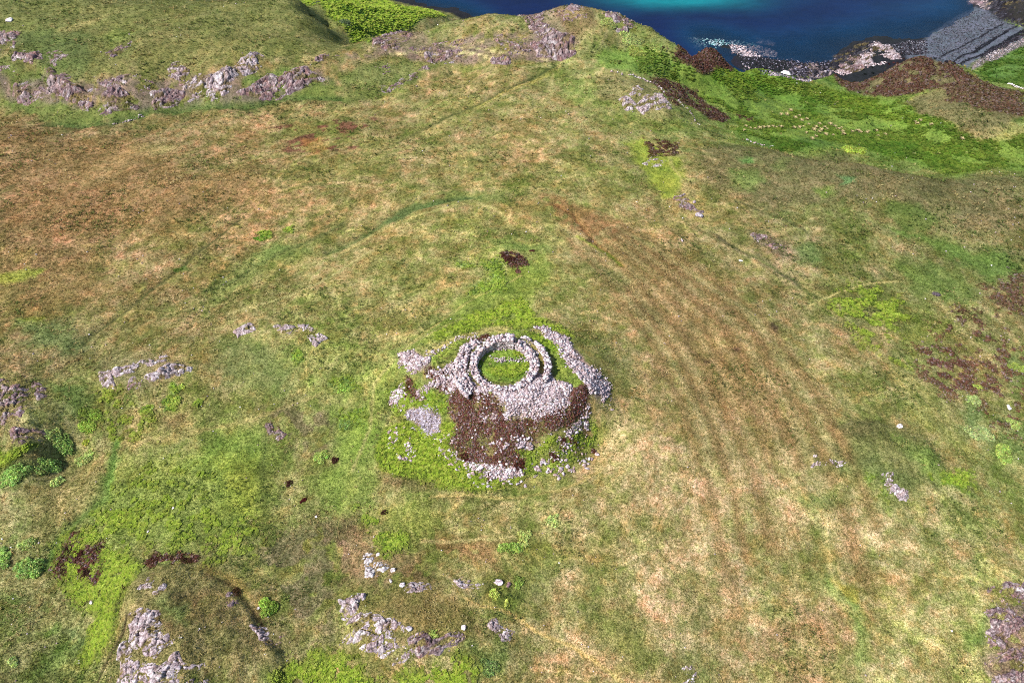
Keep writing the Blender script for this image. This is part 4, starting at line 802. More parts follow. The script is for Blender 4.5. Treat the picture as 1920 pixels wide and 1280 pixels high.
lf = [rubble('K', 620, .3, .8, PALE, 160,300,250,268,370,320,375,385,290,425,225,370,165,370), rubble('K', 1500, .2, .5, [(176,168,176),(190,184,190),(160,152,162)], 215,670,300,650,440,700,455,820,380,845,300,780,230,720),
      rubble('K', 500, .3, .8, PALE, 300,500,400,470,560,425,640,470,620,540,500,530,400,500,330,590,280,590,300,540), rubble('K', 200, .3, .7, PALE, 110,590,140,520,200,480,250,500,200,560,160,660,120,620),
      rubble('K', 140, .3, .7, PALE, 90,880,130,810,200,780,215,790,150,830,120,880,125,940,100,940), rubble('K', 160, .3, .7, PALE, 200,890,240,850,290,930,270,990,240,940), rubble('K', 120, .3, .8, PALE, 165,940,210,1000,270,990,260,1010,200,1020,160,970),
      rubble('K', 130, .25, .6, PALE, 400,840,490,880,540,930,560,1000,500,1000,500,930,420,880), rubble('K', 60, .3, .7, WH+PALE, 360,400,430,395,430,450,370,450), rubble('K', 170, .25, .6, PALE, 300,330,420,260,560,190,700,150,700,165,560,215,400,300)]
o = emit('rubble', lf, M_stone); tag(o, "tumbled stones in patches on the left flank of the ruin", 'rubble', kind='stuff')
fr = [rubble('K', 900, .25, .75, WH+PALE, 590,1010,700,1010,800,1060,1000,1080,1000,1130,900,1130,830,1140,760,1150,740,1080,600,1060), rubble('K', 190, .3, .9, PALE, 920,850,1000,850,1060,890,1050,930,960,920),
      rubble('K', 160, .25, .7, PALE, 1240,880,1330,860,1330,900,1250,960,1190,1000,1170,960), rubble('K', 260, .3, .8, PALE, 1260,800,1400,740,1450,650,1465,720,1420,780,1300,860), rubble('K', 60, .3, .8, PALE, 700,730,800,700,860,720,840,760), rubble('K', 60, .3, .8, PALE, 740,880,820,890,900,960,860,970)]
fr.append(rubble('K', 420, .2, .55, PALE+WH, 490,560,620,520,890,660,1000,745,1290,640,1440,510,1450,740,1250,860,1000,970,1000,1080,700,1010,530,920,560,760))
o = emit('rubble', fr, M_stone); tag(o, "white and pink stones spilled at the foot of the heather slope", 'rubble', kind='stuff')
# loose stones one by one in the bracken and turf at the foot of the mound
LOOSE = [(o_, q_) for o_, q_ in (("K", (1000,1070,1100,1010,1260,950,1380,830,1490,800,1520,960,1380,1060,1240,1110,1040,1130)), ("K", (560,1150,700,1180,1000,1190,1020,1130,800,1150,620,1060,560,1080)), ("K", (110,560,230,500,300,640,210,700,120,640)), ("K", (440,880,520,900,600,1060,520,1100,460,1000)))]
k = 0; lm = []
for s in range(8):
    V, F = BOB[s]; c = pickcol(WH+PALE, 1)[0]; me_o = mesh_obj('boulder', V*np.array([.6, .5, .42]), F, M_stone, np.tile(c, (len(V), 1))); lm.append(me_o)
used = [False]*8
LG = [("white stone scattered on the turf right below the heather slope", "white stones scattered on the turf below the ruin", 90), ("white stone lying at the foot of the ruin mound in front of the path", "white stones in front of the mound", 46),
      ("loose white stone at the far left edge of the ruin mound", "loose stones on the left edge of the mound", 26), ("loose white stone sunk in the bright bracken in front of the mound", "loose stones in the bracken", 26)]
for (o_, q_), (lab, grp, n) in zip(LOOSE, LG):
    q = unproj(PX(o_, *q_))
    for x, y in pts_in(q, n):
        s = int(rng.integers(0, 8)); ob = lm[s] if not used[s] else lm[s].copy()
        if used[s]: COL.objects.link(ob)
        used[s] = True; sc1 = rng.uniform(.35, .85)
        ob.location = (x, y, float(hmesh(x, y))+.1*sc1); ob.rotation_euler = (rng.normal(0, .2), rng.normal(0, .2), rng.uniform(0, 6.28)); ob.scale = (sc1, sc1, sc1*rng.uniform(.7, 1)); tag(ob, lab, 'stone', grp)
# --- shore: cobbles, beach shingle
def cob(o, n, a_, b_, pal, *v, lift=0.0, k=.82, pw=2.2): q = unproj(PX(o, *v)); return stones_at(pts_in(q, n), a_, b_, pal, .6, .2, lift=lift, k=k, pw=pw)
sh = [cob('V', 1300, .6, 1.9, PALE+GREYR, 880,350,1200,330,1380,400,1380,460,1250,450,1100,470,940,430), cob('V', 420, .8, 2.0, [(110,160,160),(140,176,178),(170,190,196)], 300,190,480,230,650,280,900,290,1150,290,1200,340,880,350,700,400,520,350,340,230),
      cob('V', 2600, .5, 1.3, DARKR2, 980,440,1400,470,1700,490,1900,520,1900,600,1700,700,1500,690,1200,640,1020,540), cob('V', 800, .4, 1.2, PALE+GREYR, 1020,545,1100,580,1300,640,1500,690,1680,725,1680,700,1500,670,1300,610,1100,560),
      cob('U', 1800, .6, 1.6, DARKR2, 0,430,300,450,560,380,500,560,250,690,120,740,-40,760,-100,500), cob('U', 260, .5, 1.2, PALE, 370,600,560,560,860,560,1060,500,1300,460,1300,480,1080,530,880,590,680,650,480,600), cob('U', 200, .5, 1.3, WH+PALE, 0,720,160,760,260,700,330,640,380,600,400,570,300,600,150,720),
      cob('U', 900, .5, 1.5, GREYR+DARKR, 1480,330,1300,200,1500,150,1900,120,1900,330,1600,350)]
o = emit('shore_stones', sh, M_stone); tag(o, "cobbles and seaweed dark stones along the shore of the cove", 'shore stones', kind='stuff')
sg = [cob('T', 3600, .4, .9, GREYR+DARKR[2:3], 300,900,450,600,800,300,1000,180,1300,180,1550,340,1800,430,1300,700,900,940,600,1040,330,960, k=.5), cob('T', 1200, .4, 1.0, PALE+GREYR, 800,1150,1200,960,1600,770,1920,630,2000,640,1700,850,1500,980,1100,1130, k=.6),
      cob('T', 700, .5, 1.4, DARKR, 1250,900,1450,790,1700,660,1920,520,2100,420,2100,470,1920,590,1700,720,1450,850,1200,950), cob('T', 500, .5, 1.4, DARKR+GREYR[:1], -100,760,200,800,330,860,250,900,0,900)]
o = emit('beach_shingle', sg, M_stone); tag(o, "grey shingle and black seaweed of the beach, top right", 'shingle', kind='stuff')
# ------------------------------------------------------------------ the ruined round tower
BC = unproj(PX('P', 945, 690))[0]; BX, BY = float(BC[0]), float(BC[1])
broch = bpy.data.objects.new('broch_ruin', None); COL.objects.link(broch); broch.location = (BX, BY, float(hmesh(BX, BY)))
tag(broch, "ruined circular dry-stone tower with a grassy floor on top of the stony mound", 'ruin')
BASE = broch.location.z
def arc_wall(name, t0, t1, rin, rout, hf, label=None, base=None, pal=PALE, ragged=.15):
    """stretch of dry-stone wall: faced with courses of blocks on both sides, packed top; angles in degrees"""
    P, Sx, RZ = [], [], []; zb = (base if base is not None else BASE)-.5
    fr_ = rin if callable(rin) else (lambda t: rin); fo_ = rout if callable(rout) else (lambda t: rout)
    def top(t): return hf(t)+.5
    L = math.radians(abs(t1-t0))*(fo_(t0)+fr_(t0))/2
    for side, rf in ((0, fr_), (1, fo_)):
        z = 0
        while z < 3.6:
            ch = rng.uniform(.17, .26); t = math.radians(t0)-rng.uniform(0, .05)
            while t < math.radians(t1):
                td = math.degrees(t); r = rf(td); w = rng.uniform(.28, .62)
                if z+ch*.5 < top(td)+rng.uniform(-ragged, ragged):
                    rr = r+(.16 if side == 0 else -.16)+rng.normal(0, .03)
                    ta = t+w/2/r; P.append((BX+rr*math.cos(ta), BY+rr*math.sin(ta), zb+z+ch/2)); Sx.append((.38, w*.97, ch*.96)); RZ.append(ta+rng.normal(0, .06))
                t += w/r
            z += ch
    n = int(L*(fo_((t0+t1)/2)-fr_((t0+t1)/2))*16)
    for _ in range(n):                                        # packing on the wall head
        t = rng.uniform(math.radians(t0), math.radians(t1)); td = math.degrees(t); r = rng.uniform(fr_(td)-.02, fo_(td)+.12)
        s = rng.uniform(.2, .5); P.append((BX+r*math.cos(t), BY+r*math.sin(t), zb+top(td)-rng.uniform(-.16, .28))); Sx.append((s, s*rng.uniform(.8, 1.3), s*.6)); RZ.append(rng.uniform(0, 6.28))
    P = np.array(P); Sx = np.array(Sx); RZ = np.array(RZ); m = len(P)
    cc = pickcol(pal, m, .85); cc[-n:] = pickcol(PALE+WH*2, n, .95); A = scatter(BXB, P, Sx, RZ, rng.normal(0, .10, m), rng.normal(0, .10, m), cc)
    # hearting behind the faces
    ts = np.linspace(math.radians(t0), math.radians(t1), max(4, int(L/.5))); V = []; 
    for t in ts:
        td = math.degrees(t); a, b = fr_(td)+.15, fo_(td)-.15; h = top(td)-.12
        V += [(BX+a*math.cos(t), BY+a*math.sin(t), zb), (BX+b*math.cos(t), BY+b*math.sin(t), zb), (BX+b*math.cos(t), BY+b*math.sin(t), zb+h), (BX+a*math.cos(t), BY+a*math.sin(t), zb+h)]
    Fq = []
    for i in range(len(ts)-1):
        o0 = 4*i; o1 = o0+4
        for a, b in ((0, 1), (1, 2), (2, 3), (3, 0)): Fq += [(o0+a, o0+b, o1+b), (o0+a, o1+b, o1+a)]
    e0 = 4*(len(ts)-1); Fq += [(0, 2, 1), (0, 3, 2), (e0, e0+1, e0+2), (e0, e0+2, e0+3)]
    V = np.array(V); B = (V, np.array(Fq), np.tile(lin((120, 104, 100), .8), (len(V), 1)))
    ob = emit(name, [A, B], M_stone, broch, None); ob.location = (-BX, -BY, -BASE)
    if label: ob['label'] = label
    return ob
def itp(*a):
    x = a[0::2]; y = a[1::2]; return lambda t: float(np.interp(t, x, y))
WL = [(190, 178, 174), (168, 156, 152), (210, 200, 196), (148, 134, 130), (224, 218, 214), (182, 162, 156)]
arc_wall('back_wall', 71, 127, 5.0, 6.5, itp(71, 2.3, 95, 2.2, 115, 2.0, 127, 1.4), "tallest stretch of wall, grey coursed face at the back", pal=WL)
arc_wall('ring_wall', -75, 63, 5.0, itp(-75, 6.1, -30, 6.0, 0, 6.4, 30, 6.2, 63, 6.4), itp(-75, .55, -60, .75, -45, .5, -30, .8, -15, .7, 0, 1.15, 12, .9, 30, 1.3, 45, 1.1, 55, 1.6, 63, 1.9), pal=PALE+WL, ragged=.22)
arc_wall('ring_wall', 136, 285, 5.0, itp(136, 6.3, 180, 6.1, 230, 5.95, 285, 6.1), itp(136, 1.8, 150, 1.3, 160, 1.5, 172, 1.05, 185, .9, 198, .45, 210, .6, 222, .85, 240, .5, 256, .7, 270, .45, 285, .65), pal=PALE+WL, ragged=.22)
arc_wall('outer_wall', -24, 30, 7.7, 8.6, itp(-24, .7, -8, 1.1, 6, .8, 14, 1.0, 22, .7, 30, .9), pal=WL, label="outer wall arc on the right, beyond the narrow gallery")
arc_wall('outer_wall', 30, 50, 8.0, 8.8, itp(30, .9, 42, .5, 50, .2), pal=WL, ragged=.35)
arc_wall('outer_wall', 54, 66, 8.3, 8.9, itp(54, .2, 60, .45, 66, .1), pal=WL, ragged=.35)
arc_wall('outer_wall', 128, 158, 7.4, 8.8, itp(128, .5, 136, 1.0, 142, .5, 150, 1.2, 158, .8), pal=PALE, ragged=.5)
arc_wall('outer_wall', 158, 184, 7.0, 8.9, itp(160, .7, 168, 1.1, 174, .6, 184, .8), pal=PALE, ragged=.5)
arc_wall('outer_wall', 198, 226, 7.2, 9.6, itp(198, .7, 206, 1.0, 214, .7, 226, .2), pal=PALE, ragged=.3, label="thick stump of outer wall by the entrance")
arc_wall('outer_wall', 290, 318, 6.9, 7.7, itp(290, .0, 305, .3, 318, .1), pal=PALE, ragged=.4)
def line_wall(name, pts, w, h, pal, base_parent=None, sz=(.25, .6), dens=9):
    pts = np.array(pts, float); seg = np.linalg.norm(np.diff(pts, axis=0), axis=1); L = seg.sum(); n = int(L*w*dens*max(1, h/.3)); u = rng.uniform(0, L, n); cs = np.r_[0, np.cumsum(seg)]
    x = np.interp(u, cs, pts[:, 0])+rng.uniform(-w/2, w/2, n); y = np.interp(u, cs, pts[:, 1])+rng.uniform(-w/2, w/2, n)
    s = rng.uniform(sz[0], sz[1], n); z = hmesh(x, y)+rng.uniform(0, h, n)*(.5+vnoise(x, y, 1.5, 3))
    return scatter(STB, np.c_[x, y, z], np.stack([s, s*.85, s*.6], -1)*.5, rng.uniform(0, 6.28, n), rng.normal(0, .2, n), rng.normal(0, .2, n), pickcol(pal, n))
tb1 = []
for t0, t1, r0, r1, n_ in ((110, 200, 6.4, 9.4, 520), (200, 290, 6.4, 8.4, 620), (290, 345, 6.3, 9.0, 520), (20, 70, 6.6, 7.6, 90), (150, 290, 4.2, 5.0, 60), (-60, 60, 4.2, 5.0, 90)):
    t = np.radians(rng.uniform(t0, t1, n_)); r = rng.uniform(r0, r1, n_); p = np.stack([BX+r*np.cos(t), BY+r*np.sin(t)], -1); p = p[vnoise(p[:, 0], p[:, 1], .9, 4) > .38]
    tb1.append(stones_at(p, .2, .6, PALE+WL, .6, .1))
o = emit('tumbled_stones', tb1, M_stone); tag(o, "stones fallen from the ring wall lying against its foot", 'rubble', kind='stuff')
def ring_off(t, r): return (BX+r*math.cos(math.radians(t)), BY+r*math.sin(math.radians(t)))
for lab, parts_ in ((None, [unproj(PX('R', 820, 540, 860, 600, 900, 610, 1050, 600, 1200, 610, 1330, 600))]), (None, [unproj(PX('R', 830, 470, 880, 430, 1000, 425))])):
    ob = emit('inner_rubble', [line_wall('r', p_, 1.0, .35, PALE) for p_ in parts_], M_stone, broch); ob.location = (-BX, -BY, -BASE)
for v_, w_, h_ in (((180,760,330,640,400,500,460,420), 1.5, .7), ((0,790,160,720,340,660), 1.4, .5), ((0,930,150,860,330,800,440,850), 1.8, .6)):
    ob = emit('entrance_wall', [line_wall('w', unproj(PX('R', *v_)), w_, h_, WH+PALE, sz=(.3, .75))], M_stone, broch); ob.location = (-BX, -BY, -BASE)
# --- remains of field walls
wd = []
for v_, w_ in (((450,970,560,930,780,820,900,770,1100,650,1200,620,1260,570,1400,480,1590,385), .9), ((640,1030,800,990,900,910,1100,850,1200,760,1350,680,1500,600,1650,500,1810,425), 1.1), ((1040,890,1150,840,1300,740,1480,620,1650,520), 1.0), ((760,1070,900,1040,1050,960,1250,900,1400,790,1600,700,1700,620,1920,500,2100,400), 2.0)):
    wd.append(line_wall('weed', unproj(PX('T', *v_)), w_, .05, [(14, 16, 24), (26, 24, 32), (8, 10, 16)], sz=(.5, 1.1), dens=3))
o = emit('seaweed', wd, M_wet); tag(o, "black lines of stranded seaweed running along the grey beach", 'seaweed', kind='stuff')
def fieldwall(label, o, v, w=.8, h=.4, sz=(.5, 1.1), pal=PALE):
    p = unproj(PX(o, *v)); c = p.mean(0); c3 = (c[0], c[1], float(hmesh(*c)))
    ob = emit('stone_wall', [line_wall('w', p, w, h, pal, sz=sz, dens=3)], M_stone, None, c3); tag(ob, label, 'stone wall')
fieldwall("collapsed pale field wall curving above the bright valley", 'B', (1500,410,1560,418,1640,425,1700,442,1740,462,1780,490,1810,520), .9, .3)
fieldwall("short line of pale stones at the near edge of the bright valley", 'C', (350,775,400,795,460,808,520,818), .7, .3)
fieldwall("short whitish wall end in green grass at the right edge", 'C', (1815,468,1850,485,1910,500), 1.0, .5, pal=WH)
fieldwall("low stone line under the heather, upper right of the twin crag", 'B', (1880,560,1905,590,1960,640,2000,690), .7, .2)
fieldwall("faint line of stones along the left edge of the grassy strip, far left", 'A', (620,688,700,668,790,632), .8, .2)

# ------------------------------------------------------------------ plants
def clump_base(kind, seed):
    r = np.random.default_rng(seed); V, F = [], []
    def quad(a, b, c, d): n = len(V); V.extend([a, b, c, d]); F.append((n, n+1, n+2, n+3))
    if kind == 'bracken':
        for i in range(7):
            t = i*.9+r.uniform(0, .5); e = r.uniform(.15, .6); L_ = r.uniform(.7, 1.1); d = np.array([math.cos(t), math.sin(t), 0]); s = np.array([-d[1], d[0], 0])*r.uniform(.2, .32)
            p0 = np.array([0, 0, .35]); m = d*L_*.55+np.array([0, 0, .45+e*.5]); p1 = d*L_+np.array([0, 0, .3+e*.35]); quad(p0, m-s, p1, m+s)
    elif kind == 'grass':
        for i in range(5):
            t = r.uniform(0, 6.28); L_ = r.uniform(.5, 1.0); d = np.array([math.cos(t), math.sin(t), 0]); s = np.array([-d[1], d[0], 0])*r.uniform(.12, .24)
            p0 = d*.1+np.array([0, 0, -.05]); m = d*L_*.5+np.array([0, 0, r.uniform(.3, .7)]); p1 = d*L_+np.array([0, 0, r.uniform(.1, .7)]); quad(p0, m-s, p1, m+s)
    elif kind == 'heather':
        for i in range(9):
            v = r.normal(size=3); v[2] = abs(v[2])*.8+.2; v /= np.linalg.norm(v); c = v*r.uniform(.35, .6); a = np.cross(v, r.normal(size=3)); a /= np.linalg.norm(a); b_ = np.cross(a, v)+v*.5; w = r.uniform(.22, .4)
            quad(c-a*w, c-b_*w, c+a*w, c+b_*w)
    else:                                                     # leaf spray for shrubs
        for i in range(7):
            v = r.normal(size=3); v /= np.linalg.norm(v); c = v*r.uniform(.3, .8); a = np.cross(v, r.normal(size=3)); a /= np.linalg.norm(a); b_ = np.cross(a, v)+v*.6; w = r.uniform(.3, .5)
            quad(c-a*w*.6, c-b_*w, c+a*w*.6, c+b_*w)
    return np.array(V), np.array(F)
CB = {k: [clump_base(k, 10*i+3) for i in range(6)] for k in ('bracken', 'grass', 'heather', 'leaf')}
cell = gx.reshape(NR, NC)
def plants(name, kind, weight, n, px_size, smin, hfac, colf, label, cat, lift=0.0):
    """clumps over the ground where `weight` says the plant grows; clumps are never smaller than smin metres"""
    w = weight*(gy < 395)*(gz > SEA+1.0); p = w/w.sum(); i = rng.choice(len(gx), n, p=p)
    x = gx[i]+rng.uniform(-.5, .5, n)*dist[i]/683*KQ; y = gy[i]+rng.uniform(-.5, .5, n)*dist[i]/683*KQ*1.5
    s = np.maximum(smin, px_size*dist[i]/683)*rng.uniform(.6, 1.35, n); z = hmesh(x, y)+lift
    Sx = np.stack([s, s, s*hfac*rng.uniform(.7, 1.3, n)], -1)
    V, F, C = scatter(CB[kind], np.c_[x, y, z], Sx, rng.uniform(0, 6.28, n), rng.normal(0, .15, n), rng.normal(0, .15, n), colf(i, n))
    o = mesh_obj(name, V, F, M_leaf, C); tag(o, label, cat, kind='stuff'); return o
def cbrk(i, n): c = lin(np.array([(176, 200, 66), (156, 184, 58), (190, 208, 88), (96, 116, 40), (184, 188, 84)]), 1.0)[rng.integers(0, 5, n)]; f = (.25+.45*W_b[i])[:, None]; return c*f+cov[i]*(1-f)
def chea(i, n): c = lin(np.array([(132, 80, 72), (104, 62, 58), (150, 112, 112), (98, 72, 52), (126, 118, 70), (124, 66, 62), (164, 140, 148)]), .9)[rng.integers(0, 7, n)]; f = np.where(gy[i] > 50, .42, np.where(gx[i] > 35, .5, .7))[:, None]; c = c*np.where(gy[i] < 20, 1.3, 1.0)[:, None]; return c*f+cov[i]*(1-f)#+cov[i]*.25
def cgrs(i, n):
    u = vnoise(gx[i], gy[i], 1.1, 5)
    k = np.clip(rng.random(n)*.75+u*.35-.05, 0, 1); f = np.where(k[:, None] < .34, [[1.75, 1.70, 2.0]], np.where(k[:, None] < .56, [[.58, .62, .48]], np.where(k[:, None] < .82, [[1.05, 1.12, .8]], [[1.22, 1.0, .92]])))
    f = 1+(f-1)*np.clip(120/dist[i], .45, 1)[:, None]
    return cov[i]*f*rng.uniform(.85, 1.15, (n, 1))
notower = ~((np.hypot(gx-BX, gy-BY) > 4.8) & (np.hypot(gx-BX, gy-BY) < 6.8))
W_h = np.clip(CW['heather'], 0, 1)*notower; W_b = np.clip(CW['bracken'], 0, 1)*notower
wl = np.clip(CW['lush'], 0, 1); W_g = (1-.9*W_h)*(1-.8*np.clip(CW['rock'], 0, 1))*(1-np.clip(CW['wet'], 0, 1))*(1-.8*W_b)*(.55+.9*vnoise(gx, gy, 5, 2)*1.0)*(1-.45*wl)*notower*(1-.85*np.clip(CW['bare'], 0, 1))
plants('bracken', 'bracken', W_b, 30000, 1.6, .26, 1.0, cbrk, "bright green bracken growing in thick patches", 'bracken')
plants('heather', 'heather', W_h, 24000, 1.7, .30, .9, chea, "dark brown heather covering the stony slopes", 'heather')
plants('grass', 'grass', W_g, 430000, 1.0, .14, .8, cgrs, "rough straw and green moorland grass", 'grass')
def crsh(i, n): c = lin(np.array([(84, 110, 50), (104, 124, 56), (74, 94, 48)]), .9)[rng.integers(0, 3, n)]; return c*.6+cov[i]*.4
def cstw(i, n): c = lin(np.array([(206, 190, 140), (188, 170, 116), (178, 150, 104)]), .9)[rng.integers(0, 3, n)]; return c*.55+cov[i]*.6
plants('rushes', 'grass', W_g*sstep(.56, .66, fbm(gx, gy, 11, 7, 4)), 9000, 2.2, .4, .9, crsh, "darker green rush clumps in the damp parts of the moor", 'rushes')
plants('straw_grass', 'grass', W_g*sstep(.54, .66, fbm(gx, gy, 9, 0, 4))*(1-.8*wl), 12000, 2.0, .35, .8, cstw, "bleached straw tussocks in the drier parts of the moor", 'dry grass')
# small loose stones lying about the turf everywhere
wst = W_g*sstep(.42, .62, fbm(gx, gy, 24, 3, 4))*(gy < 300); pi_ = rng.choice(len(gx), 900, p=wst/wst.sum()); fs = np.stack([gx[pi_], gy[pi_]], -1)+rng.normal(0, .3, (900, 2)); sz_ = dist[pi_]/683*1.25
zz = hmesh(fs[:, 0], fs[:, 1]); rr_ = sz_*rng.uniform(.7, 1.7, 900)
o = mesh_obj('field_stones', *(lambda t: (t[0], t[1]))(scatter(STB, np.c_[fs, zz+.12*rr_+.06], np.stack([rr_*.5, rr_*.4, rr_*.33], -1), rng.uniform(0, 6.28, 900), rng.normal(0, .2, 900), rng.normal(0, .2, 900), pickcol(PALE+WH, 900, .8))), M_stone, np.repeat(pickcol(PALE+WH, 900, .8), 12, 0)); tag(o, "tiny pale stones lying about in the moorland turf", 'stones', kind='stuff')
lum = np.clip(CW['lush'], 0, 1)*(gy > 95)*(gx > 45)
def clsh(i, n): k = rng.random(n)[:, None]; return cov[i]*np.where(k < .45, [[.72, .86, .62]], [[1.25, 1.14, 1.1]])*rng.uniform(.85, 1.15, (n, 1))
plants('bracken', 'bracken', lum*sstep(.44, .56, fbm(gx, gy, 9, 3, 3)), 16000, 1.5, .4, .7, clsh, "bracken mottling the bright green valley", 'bracken')

# --- single shrubs
def shrub(label, o, x, y, rx, ry, h, col, ang=0, name='shrub', cat='bush', leaf=.20, lumps=10):
    q = unproj(PX(o, x, y))[0]; r = np.random.default_rng(int(x*7+y)); L3 = []
    for i in range(lumps):
        t = r.uniform(0, 6.28); d = r.uniform(.2, .85) if i else 0; L3.append((d*math.cos(t), d*math.sin(t), r.uniform(.22, .5) if i else .6))
    n = int(np.clip(rx*ry*260, 90, 2600)); P = []
    ps = r.normal(size=(n, 3)); ps /= np.linalg.norm(ps, axis=1)[:, None]; ps[:, 2] = np.abs(ps[:, 2]); L3 = np.array(L3); ch = r.integers(0, lumps, n)
    P = L3[ch]; rad = P[:, 2:3]*r.uniform(.72, 1.02, (n, 1)); Q = np.c_[P[:, :2], np.zeros(n)]+ps*rad
    Q = Q*np.array([rx, ry, h]); ca, sa = math.cos(ang), math.sin(ang); Q = np.c_[Q[:, 0]*ca-Q[:, 1]*sa, Q[:, 0]*sa+Q[:, 1]*ca, Q[:, 2]]
    s = leaf*r.uniform(.6, 1.6, n); C = lin(np.array(col), 1.0)*np.array([1.14, 1.0, .86])*r.uniform(.7, 1.25, (n, 1))*np.where(r.random((n, 1)) < .2, 1.3, 1.0)*(1+r.normal(0, .10, (n, 3)))*(.8+.5*r.random(lumps)[ch])[:, None]
    z0 = float(hmesh(q[0], q[1])); gq = hmesh(q[0]+Q[:, 0], q[1]+Q[:, 1])-z0; Q[:, 2] += gq
    V, F, C = scatter(CB['leaf'], Q, np.stack([s, s, s], -1), r.uniform(0, 6.28, n), r.normal(0, .6, n), r.normal(0, .6, n), C)
    ob = mesh_obj(name, V, F, M_leaf, C); ob.location = (q[0], q[1], z0); return tag(ob, label, cat)
WB = (160, 196, 122); WG = (150, 182, 92); BG = (176, 194, 90); LB = (178, 202, 136)
shrub("tall blue-green willow scrub, upper lobe of the big thicket at the left", 'L', 600, 680, 2.2, 2.0, 1.8, WB, .6)
shrub("blue-green willow scrub with a ragged left edge, beside the big thicket", 'L', 500, 590, 1.2, 1.7, 1.2, LB, .2)
shrub("lower lobe of the big blue-green thicket at the left", 'L', 500, 850, 2.4, 2.0, 1.6, WB, .8)
shrub("pale shrub on the right of the big thicket, above straw grass", 'L', 780, 800, 2.4, 1.5, 1.2, LB, .4)
shrub("small willow tail under the big thicket", 'L', 520, 1010, 1.5, 1.3, .9, LB, .7)
shrub("dark green flat shrub above the big thicket", 'L', 810, 430, 3.1, 1.9, 1.0, WG, -.1)
shrub("dark blue-green bush at the left edge under the bright bracken", 'L', 150, 940, 3.2, 1.8, 1.6, WB, .65)
shrub("small green tuft right of the upper lobe of the big thicket", 'L', 800, 640, .9, .8, .5, BG)
shrub("big rounded willow bush at the lower left edge", 'G', 140, 660, 2.4, 2.5, 1.8, WB, .3)
shrub("willow bush cut by the left edge, beside the big rounded one", 'G', 20, 580, 1.7, 1.9, 1.5, WB, .1)
shrub("greyer loose bush just above the big rounded willow", 'G', 150, 500, 1.7, 1.5, .9, LB, .2)
shrub("small grey-green bush bottom left by the gully", 'G', 75, 1160, .9, 1.1, .7, LB)
shrub("round bright green bush at the right foot of the bottom left knoll", 'G', 1505, 858, 1.7, 1.8, 1.5, (156, 190, 96))
shrub("green bush beside the dark heather tuft, right of the green hollow", 'G', 1790, 20, 1.5, 1.4, .9, (160, 188, 112))
shrub("large bright oval fern bush on the path below the ruin", 'H', 945, 535, 2.7, 1.5, 1.2, (158, 190, 106))
shrub("paler upper lobe behind the large oval fern bush", 'H', 1015, 475, 1.6, 1.4, .8, (176, 196, 126), .2)
shrub("small pale green bush alone in dry grass right of the oval bush", 'H', 1178, 365, 1.3, 1.2, .5, LB)
shrub("yellow-green plants in a small patch below the oval bush", 'H', 995, 722, 1.2, 1.0, .5, (142, 172, 92))
shrub("small yellow-green bush by the upper end of the diagonal path", 'H', 852, 790, 1.0, 1.0, .6, (176, 196, 108))
shrub("narrow yellow-green tuft touching the diagonal path", 'H', 918, 840, .6, .8, .5, (176, 196, 108))
shrub("round green tuft above the tail of rock, bottom", 'H', 522, 1000, .7, .8, .6, (166, 192, 112))
shrub("dark green low shrub at the bottom, right of the rock tail", 'H', 835, 1205, 1.5, 1.4, .5, (130, 160, 104))
shrub("light green cushion on the near rim of the bright valley", 'C', 955, 842, 4.0, 2.6, 1.4, (150, 176, 84), leaf=.4)
shrub("pale teal plants on the headland, left patch", 'B', 1490, 135, 3.6, 2.6, 1.0, (160, 176, 116), leaf=.4)
shrub("pale teal plants on the headland, middle patch", 'B', 1615, 212, 4.4, 2.4, 1.0, (158, 178, 120), leaf=.4)
shrub("pale teal plants on the headland, right patch by heather", 'B', 1748, 265, 3.0, 2.0, 1.0, (150, 170, 104), leaf=.4)
shrub("loose green scrub below the middle teal patch of the headland", 'B', 1650, 285, 4.2, 2.4, 1.0, (150, 170, 96), leaf=.4)
shrub("dark green bush in the green slope under the headland scrub", 'B', 1530, 350, 2.2, 2.0, 1.1, (116, 140, 76), leaf=.35)
shrub("dark blue-green bush on the bracken slope by the sea, far upper left", 'P', 648, 44, 2.8, 2.0, 1.2, (110, 134, 100), leaf=.4)
shrub("dark scrub at the top edge beside the bracken slope", 'P', 596, 8, 3.2, 3.0, 1.4, (92, 104, 92), leaf=.4)
shrub("pale blue-green scrub among heather at the right, upper clump", 'Q', 1000, 840, 1.8, 1.8, .7, (160, 184, 128))
shrub("pale blue-green scrub among heather at the right, largest clump", 'Q', 1020, 1010, 2.8, 2.2, .8, (164, 186, 136))
shrub("green scrub running down beside the largest pale clump, right", 'Q', 1170, 1140, 1.8, 2.6, .8, (148, 176, 100))
shrub("round light green scrub right of the heather, near the right edge", 'Q', 1215, 960, 1.8, 1.4, .7, (154, 180, 110))
shrub("light green scrub at the right edge above the pale clumps", 'Q', 1240, 640, 2.2, 2.4, .7, (152, 176, 98))
shrub("small bright tuft in the heather mat at the right", 'Q', 1015, 748, 1.2, .8, .5, (162, 188, 100))
shrub("bright green fern patch left of the ruin, upper one", 'E', 20, 890, 1.6, 1.5, .6, (150, 184, 100))
shrub("dark green fern patch left of the ruin, lower one", 'E', 30, 1075, 1.7, 1.5, .7, (132, 164, 100))
shrub("pale green tufts among the outcrops at the left", 'D', 975, 960, 1.5, 1.3, .5, (172, 194, 104))
shrub("small pale green tuft above the larger tufts at the left", 'D', 1010, 882, .7, .7, .4, (172, 194, 104))
shrub("small green tuft in the brown field beside the old ditch", 'D', 990, 225, 1.3, .7, .4, (96, 124, 56), .4)
shrub("bright green tuft on the upper left slope above the rocks", 'D', 1455, 48, 1.8, 1.2, .4, (112, 160, 60))
HB = (92, 56, 52); HD = (70, 46, 40)
